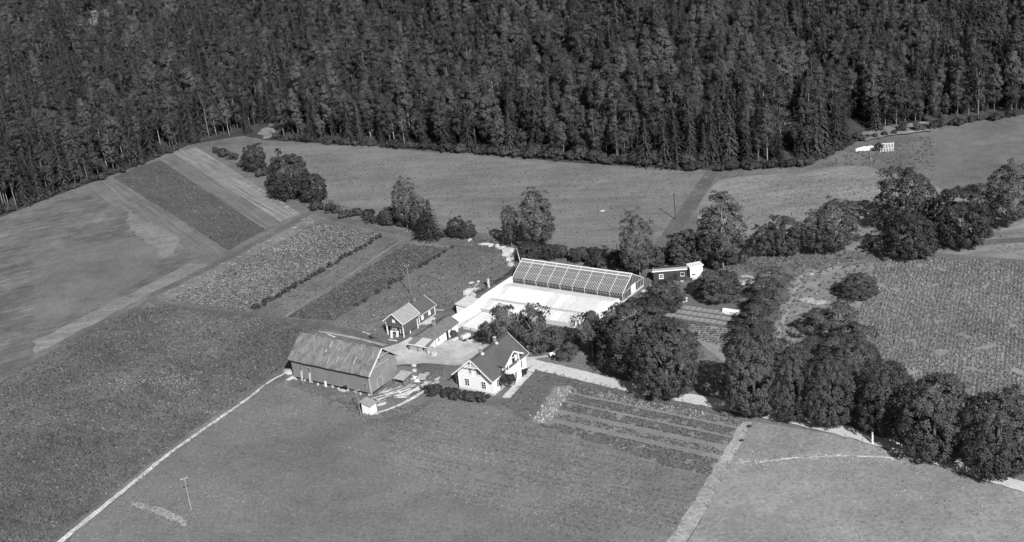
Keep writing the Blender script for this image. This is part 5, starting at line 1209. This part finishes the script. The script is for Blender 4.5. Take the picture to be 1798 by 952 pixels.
def boulder(px, sx, sy, sz, label, seed, mat='pale_stone', name='boulder', rz=None):
    o = stone_mb(0, 0, sz * .35, sx, sy, sz, seed).build(name, mat, None, False); o.location = tuple(ground_pt(px)); o.rotation_euler = (0, 0, seed * 1.3 if rz is None else rz); return tag(o, label, 'rock')
boulder((825, 422), 1.1, .5, .35, 'lone white rock on the lane below the pair of rounded bushes', 1); boulder((853, 430), 2.0, .6, .45, 'long pale rock at the head of the rock line', 2, rz=R(-20))
boulder((862, 432), .9, .6, .45, 'pale rock beside the long rock', 3); boulder((873, 434), .9, .7, .6, 'blunt pale rock in the middle of the rock line', 4); boulder((882, 436), 1.0, .5, .4, 'flat pale rock in the middle of the rock line', 5)
boulder((896, 444), 2.6, 1.1, 1.0, 'big pale rock slab near the greenhouse ridge', 6, rz=R(-30)); boulder((889, 449), 1.4, .9, .7, 'pale rock left of the big slab', 7); boulder((899, 454), 2.0, 1.0, .8, 'pale rock below the big slab', 8)
boulder((897, 466), 1.0, .9, .7, 'small rock against the greenhouse end', 9, 'stone')
boulder((822, 516), 1.3, 1.0, 1.0, 'white rubble rock at the spoil heap by the wall', 10); boulder((830, 519), 1.4, .8, .5, 'low rubble rock at the spoil heap by the wall', 11); boulder((828, 498), .8, .5, .35, 'flat stone on top of the spoil heap', 12, 'pale_stone'); boulder((840, 496), .4, .4, .4, 'small stone right of the spoil heap', 13)
boulder((509, 655), 1.6, 1.0, .6, 'pale rock at the far barn corner', 14); boulder((515, 664), 1.5, .6, .4, 'low pale rock at the far barn corner', 15)
boulder((1313, 492), 3.0, 2.0, .35, 'flat grey rock outcrop beside the orchard', 16, 'stone', 'rock_outcrop'); boulder((1306, 499), .8, .4, .3, 'white stone at the flat outcrop', 17)
boulder((1143, 503), 1.0, .45, .45, 'pale rock by the greenhouse gable', 18); boulder((1131, 512), .8, .5, .3, 'flat stone on the path by the greenhouse gable', 19); boulder((1122, 523), .9, .5, .3, 'flat stone by the earth path', 20)
boulder((1425, 482), .6, .5, .2, 'white stone in the orchard clearing', 21); boulder((1418, 527), 1.5, 1.9, .12, 'flat bare rock in the orchard clearing', 22, 'stone'); boulder((1438, 531), 1.1, 1.6, .1, 'second flat bare rock in the orchard clearing', 23, 'stone')
boulder((1058, 371), .7, .4, .25, 'white stone alone in the back meadow', 24); boulder((728, 652), .7, .5, .5, 'white rock on the lumber yard mound', 25); boulder((729, 661), .55, .5, .45, 'round white rock beside the mound', 26)
boulder((670, 710), 1.1, .6, .25, 'pale slab lying by the outhouse door', 27); boulder((1530, 901 - 622), .3, .3, .2, 'stone at the slope pole', 28, 'stone')
# spoil sticks at the heap
o = thing('brush_heap', 'heap of pale sticks on the spoil by the white wall', 'heap', ground_pt((830, 510)))
rb = random.Random(4)
for i in range(16): a = rb.random() * 6.28; MB().beam((rb.uniform(-1, 1), rb.uniform(-1, 1), .1), (rb.uniform(-1, 1) + math.cos(a) * 1.4, rb.uniform(-1, 1) + math.sin(a) * 1.4, .3 + rb.random() * .5), .07, .06).build('stick', 'timber_pale', o)

# lumber beside the barn gable
def bl(u, v): p = BARN[:2] + UX * u + VX * v; return np.array([p[0], p[1], float(H(p[0], p[1]))])
def pile(u, v, rz, n, ln, w, label, seed, mats=('timber', 'timber_pale', 'timber_dark'), layers=2, spread_=.25):
    rb = random.Random(seed); o = thing('lumber_pile', label, 'lumber', bl(u, v), AZ + rz); ms = {}
    for i in range(n):
        m_ = rb.choice(mats); key = (m_, rb.randrange(3))
        if key not in ms: ms[key] = MB().box(-ln / 2 * (.8 + .15 * key[1]), ln / 2 * (.8 + .15 * key[1]), -.11, .11, 0, .055).mesh('plank', m_)
        q = link('plank', ms[key], o); z = .06 + rb.randrange(layers) * .11 + i * .006
        q.location = (rb.uniform(-.5, .5), rb.uniform(-w / 2, w / 2), z); q.rotation_euler = (rb.uniform(-.04, .04), rb.uniform(-.03, .03), rb.gauss(0, spread_))
    return o
pile(2.6, 1.0, R(62), 26, 4.6, 2.4, 'fan of long planks nearest the barn corner', 1, spread_=.16); pile(3.6, 3.4, R(64), 26, 4.6, 2.2, 'grey planks stacked behind the nearest fan', 2, spread_=.14)
pile(5.4, 2.2, R(20), 14, 3.0, 1.6, 'short pale boards at the tip of the lumber', 3, ('timber_pale', 'timber')); pile(6.4, 4.6, R(75), 18, 3.8, 1.0, 'row of light boards along the footpath', 4, ('timber_pale', 'timber'), spread_=.2)
pile(4.6, 6.0, R(40), 12, 2.6, 1.5, 'dark scrap boards beside the plank shelter', 5, ('timber', 'timber_dark')); pile(1.4, 2.4, R(70), 10, 3.2, .8, 'old boards leaning close to the barn gable', 6, ('timber_dark', 'timber'))
pile(7.4, 8.6, R(10), 8, 1.6, 1.2, 'scattered boards on the dark earth mound', 7, ('timber', 'timber_pale'))
rb = random.Random(9); spots = [(4.0, 8.3), (4.9, 8.0), (6.0, 7.2), (7.6, 6.2), (8.2, 7.4), (6.6, 10.4), (5.0, 11.2), (8.8, 9.4)]
wd_ = ['nearest the plank shelter', 'second from the plank shelter', 'in front of the small plank cover', 'at the outer end of the lumber', 'beyond the lumber end', 'behind the small plank cover', 'at the yard edge', 'nearest the hedge']
for (u, v), w_ in zip(spots, wd_):
    o = thing('log_stack', 'small heap of short logs ' + w_, 'logs', bl(u, v), AZ + rb.uniform(-1, 1)); ms_ = MB().tube([(-.45, 0, 0), (.45, 0, 0)], .11, 8).mesh('log', rb.choice(['timber', 'timber_pale', 'timber_dark']), True)
    for i in range(9):
        q = link('log', ms_, o); q.location = (rb.uniform(-.25, .25), rb.uniform(-.5, .5), .11 + .16 * (i // 4)); q.rotation_euler = (0, rb.gauss(0, .1), rb.gauss(0, .5))
sh = thing('plank_shelter', 'low plank roof shelter against the barn gable', 'shelter', bl(2.9, 6.6), AZ)
for i in range(9): MB().slab([(-1.3 + i * .29, -1.6, 1.35 + .01 * (i % 2)), (-1.02 + i * .29, -1.6, 1.35 + .01 * (i % 2)), (-1.02 + i * .29, 1.4, 1.75), (-1.3 + i * .29, 1.4, 1.75)], .05).build('roof_plank', 'timber', sh)
for x in (-1.2, 1.2):
    for y, z in ((-1.45, 1.3), (1.3, 1.68)): MB().beam((x, y, -.6), (x, y, z), .12, .12).build('post', 'timber_dark', sh)
MB().box(-1.25, 1.25, 1.2, 1.28, -.4, 1.55).build('back_boards', 'timber_dark', sh)
sh2 = thing('plank_cover', 'second small tilted plank cover by the earth mound', 'shelter', bl(5.6, 9.2), AZ + R(15))
for i in range(6): MB().slab([(-.9 + i * .3, -1.0, .5), (-.62 + i * .3, -1.0, .5), (-.62 + i * .3, .9, .85), (-.9 + i * .3, .9, .85)], .05).build('roof_plank', 'timber', sh2)
for x in (-.8, .8): MB().beam((x, .8, -.3), (x, .8, .8), .1, .1).build('post', 'timber_dark', sh2); MB().beam((x, -.9, -.3), (x, -.9, .48), .1, .1).build('post', 'timber_dark', sh2)
def wheel(par, x, y, rad, w=.08, axis='y', mat='rubber'):
    mb = MB(); n = 16
    for k in range(n):
        a0, a1 = 6.2832 * k / n, 6.2832 * (k + 1) / n
        mb.beam((x + rad * math.cos(a0), y, rad + rad * math.sin(a0)), (x + rad * math.cos(a1), y, rad + rad * math.sin(a1)), w, .07, (0, 1, 0))
    o = mb.build('wheel', mat, par); sp = MB()
    for k in range(5): a = math.pi * k / 5; sp.beam((x - rad * math.cos(a), y, rad - rad * math.sin(a)), (x + rad * math.cos(a), y, rad + rad * math.sin(a)), .04, .04, (0, 1, 0))
    sp.build('spoke', mat, o); MB().tube([(x, y - .1, rad), (x, y + .1, rad)], .08, 8).build('hub', mat, o); return o
def cart(px, rz, l, w, rad, label, box_mat, load=None, name='handcart'):
    o = thing(name, label, 'cart', ground_pt(px), rz); z = rad + .08
    MB().box(-l / 2, l / 2, -w / 2, w / 2, z, z + .08).build('bed', 'timber_dark', o)
    for y in (-w / 2, w / 2 - .06): MB().box(-l / 2, l / 2, y, y + .06, z + .08, z + .45).build('side_board', box_mat, o)
    for x in (-l / 2, l / 2 - .06): MB().box(x, x + .06, -w / 2 + .06, w / 2 - .06, z + .08, z + .45).build('end_board', box_mat, o)
    for y in (-w / 2 - .1, w / 2 + .1): wheel(o, -.1, y, rad)
    for y in (-w / 4, w / 4): MB().beam((l / 2, y, z), (l / 2 + 1.1, y, .3), .06, .06).build('shaft', 'timber_dark', o)
    MB().tube([(-.1, -w / 2 - .1, rad), (-.1, w / 2 + .1, rad)], .04, 6).build('axle', 'rubber', o)
    return o
cart((748, 683), AZ + R(60), 1.9, 1.2, .45, 'dark box cart standing by the footpath', 'timber'); 
cart((970, 627), R(20), 1.2, .8, .35, 'pale handcart under the fruit tree by the drive', 'offwhite')
# covered wagon, crates and bench in the yard
wg_ = thing('wagon', 'pale boxy covered wagon parked between washhouse and cold frames', 'wagon', ground_pt((818, 597)), AZ + R(70))
MB().box(-1.3, 1.3, -.75, .75, .55, .65).build('bed', 'timber_dark', wg_)
MB().extr([(-1.25, -.72, .65), (-1.25, .72, .65), (-1.25, .72, 1.35), (-1.25, .45, 1.62), (-1.25, -.45, 1.62), (-1.25, -.72, 1.35)], (2.5, 0, 0)).build('cover', 'concrete', wg_); wg_.scale = (.8, .8, .8)
MB().box(1.24, 1.27, -.5, .5, .7, 1.4).build('opening', 'dark', wg_)
for x in (-.85, .85):
    for y in (-.82, .82): wheel(wg_, x, y, .42)
MB().beam((1.3, 0, .5), (2.6, 0, .25), .08, .08).build('drawbar', 'timber_dark', wg_)
def crate(px, l, w, h, rz, label, mat='timber_pale'):
    o = thing('crate', label, 'crate', ground_pt(px), rz)
    for k in range(4):
        z = h * k / 4
        b = MB(); b.box(-l / 2, l / 2, -w / 2, -w / 2 + .03, z + .01, z + h / 4 - .03); b.box(-l / 2, l / 2, w / 2 - .03, w / 2, z + .01, z + h / 4 - .03)
        b.box(-l / 2, -l / 2 + .03, -w / 2 + .03, w / 2 - .03, z + .01, z + h / 4 - .03); b.box(l / 2 - .03, l / 2, -w / 2 + .03, w / 2 - .03, z + .01, z + h / 4 - .03); b.build('slat_ring', mat, o)
    MB().box(-l / 2 + .03, l / 2 - .03, -w / 2 + .03, w / 2 - .03, .02, .06).build('bottom', mat, o)
    for x in (-l / 2 + .05, l / 2 - .05): MB().box(x - .03, x + .03, -w / 2 + .03, -w / 2 + .08, 0, h).build('corner_post', mat, o)
    return o
crate((763, 625), .9, .7, .8, AZ, 'pale crate standing in front of the lean-to corner'); crate((752, 620), .5, .4, .35, AZ + .4, 'small white box beside the pale crate', 'offwhite'); crate((768, 627), .6, .45, .3, AZ + .8, 'low tray on the gravel by the lean-to', 'timber')
crate((800, 597), 1.5, .5, .35, AZ + R(90), 'white trough on the gravel by the washhouse wall', 'offwhite'); crate((829, 600), 1.6, 1.0, .3, AZ + R(70), 'flat pale tray right of the wagon', 'offwhite')
crate((777, 614), .5, .35, .3, AZ + .2, 'small box by the washhouse door', 'timber'); crate((928, 613), .6, .5, .7, AZ + .2, 'white box under the dark fruit tree', 'offwhite')
o = thing('flower_shrub', 'leafy shrub growing against the washhouse wall', 'shrub', ground_pt((797, 592))); link('trunk', SHRUB[1][0], o); link('crown', SHRUB[1][1], o); o.scale = (.62, .62, .6)
for px, lab, l in [((582, 590), 'pale plank lying behind the barn', 2.6), ((645, 586), 'white plank on the slope left of the storehouse', 3.0), ((690, 598), 'plank leaning at the storehouse post', 2.2), ((771, 545), 'white board lying beside the low cottage', 2.4)]:
    o = thing('plank', lab, 'plank', ground_pt(px), AZ + R(random.uniform(-20, 20))); MB().box(-l / 2, l / 2, -.14, .14, .04, .1).build('board', 'timber_pale', o)
    for x in (-l * .35, l * .35): MB().box(x - .05, x + .05, -.2, .2, 0, .04).build('batten', 'timber', o)
for px, lab, h_ in [((688, 594), 'broad white board door leaning at the storehouse front', 1.7), ((698, 592), 'narrow white frame leaning at the storehouse front', 1.3)]:
    o = thing('leaning_door', lab, 'door', ground_pt(px), AZ); b = MB()
    for k in range(4): MB().beam((-.3 + k * .16, 0, 0), (-.3 + k * .16, .35, h_), .15, .04, (0, 1, 0)).build('board', 'offwhite', o)
    for z in (.3, h_ - .35): MB().beam((-.38, z / h_ * .35 - .04, z), (.26, z / h_ * .35 - .04, z), .04, .1).build('batten', 'offwhite', o)
for px, lab in [((655, 594), 'dark wheelbarrow-like cart left of the yard entrance')]: cart(px, R(-40), 1.3, .8, .4, 'dark farm cart left of the yard entrance', 'timber_dark')
# cold frames of clear lights in the kitchen garden
c0 = G(1172, 541); cdx = unit((G(1302, 560) - c0)[:2]); cdy = np.array([-cdx[1], cdx[0]]); ca = math.atan2(cdx[1], cdx[0])
rowsl = ['back', 'middle', 'front']; plm = MB().box(.09, 1.21, .1, 1.8, .26, .31).mesh('light', 'frame_glass'); 
for j in range(3):
    p = c0[:2] - cdy * (j * 2.35) + cdx * (j * -1.2 + 1.0); nn = [9, 13, 14][j]
    fr = thing('cold_frame', f'{rowsl[j]} row of grey cold frame lights in the kitchen garden', 'cold frame', (p[0], p[1], 0), ca, 'kitchen garden cold frames')
    b = MB(); b.box(0, nn * 1.3, -.04, .0, 0, .26); b.box(0, nn * 1.3, 1.9, 1.94, 0, .30); b.box(-.04, 0, -.04, 1.94, 0, .27); b.box(nn * 1.3, nn * 1.3 + .04, -.04, 1.94, 0, .27); b.build('box', 'timber_dark', fr)
    for k in range(nn): q = link('light', plm, fr); q.location = (k * 1.3, 0, r.uniform(-.02, .02)); q.rotation_euler = (r.uniform(-.02, .03), 0, 0)
fb = thing('glass_cabinet', 'pale raised glass cabinet at the end of the cold frames', 'cold frame', G(1268, 551), ca)
for k in range(2):
    x = k * 1.75; MB().extr([(x, 0, 0), (x, 1.2, 0), (x, 1.2, .85), (x, .5, 1.05), (x, 0, .7)], (1.7, 0, 0)).build('box', ['offwhite', 'concrete'][k], fb)
    MB().slab([(x + .05, -.03, .74), (x + 1.65, -.03, .74), (x + 1.65, .5, 1.09), (x + .05, .5, 1.09)], .03).build('light', 'offwhite', fb)
MB().box(2.7, 3.2, -.02, 0, .1, .55).build('opening', 'timber_dark', fb)
o = thing('tap_post', 'white tap post with pipe by the cold frames', 'tap', G(1206, 530)); MB().tube([(0, 0, 0), (0, 0, .9)], .09, 8).build('post', 'offwhite', o); MB().box(-.16, .16, -.16, .16, .85, 1.0).build('head', 'offwhite', o); MB().beam((-.1, 0, .15), (-1.9, -.6, .1), .12, .1).build('pipe', 'timber_pale', o)
for px, lab in [((1228, 586), 'left'), ((1261, 598), 'right')]:
    o = thing('garden_stake', f'{lab} pale stick lying across the vegetable rows', 'stick', G(*px), R(60)); MB().beam((-.9, 0, .35), (.9, 0, .45), .05, .05).build('shaft', 'timber_pale', o); MB().beam((-.8, 0, 0), (-.8, 0, .36), .05, .05).build('peg', 'timber_pale', o)
# white sheet and hay racks on the slope at upper right
o = thing('white_sheet', 'crumpled white sheet spread on the slope at upper right', 'sheet', ground_pt((1520, 262)))
mb = MB(); nn = 14; vs = []; fs = []
for j in range(nn):
    for i in range(nn):
        x = (i / (nn - 1) - .5) * 6.2; y = (j / (nn - 1) - .5) * 2.6 * (1 - .3 * abs(i / nn - .5)); e = max(0, 1 - abs(2 * j / (nn - 1) - 1) ** 2)
        vs.append((x, y + .3 * noise.noise((x, 1, 1)), .05 + e * (.7 + .4 * noise.noise((x * .8, y * .8, 2))) * (1 - abs(2 * i / (nn - 1) - 1) ** 3)))
for j in range(nn - 1):
    for i in range(nn - 1): k = j * nn + i; fs.append((k, k + 1, k + nn + 1, k + nn))
mb.add(vs, fs); sh_ = mb.build('cloth', 'tarp', o, True); sh_.modifiers.new('thick', 'SOLIDIFY').thickness = .04
for k, (px, n_, lab) in enumerate([((1557, 265), 9, 'white pole rack standing right of the crumpled sheet')]):
    o = thing('hay_rack', lab, 'rack', ground_pt(px), R(-8))
    for i in range(n_): MB().beam((-1.8 + i * .42, -.7, 0), (-1.4 + i * .42, .5, 2.1), .12, .1).build('pole', 'offwhite', o)
    MB().beam((-1.8, .45, 2.0), (-1.8 + n_ * .42, .45, 2.0), .09, .09).build('rail', 'offwhite', o); MB().beam((-1.9, 0, .8), (-1.8 + n_ * .42, 0, .8), .08, .08).build('rail', 'offwhite', o)
tree('shrub', (1543, 266), 251, 16, 'small bush between white sheet and pole rack', 2, cat='bush')
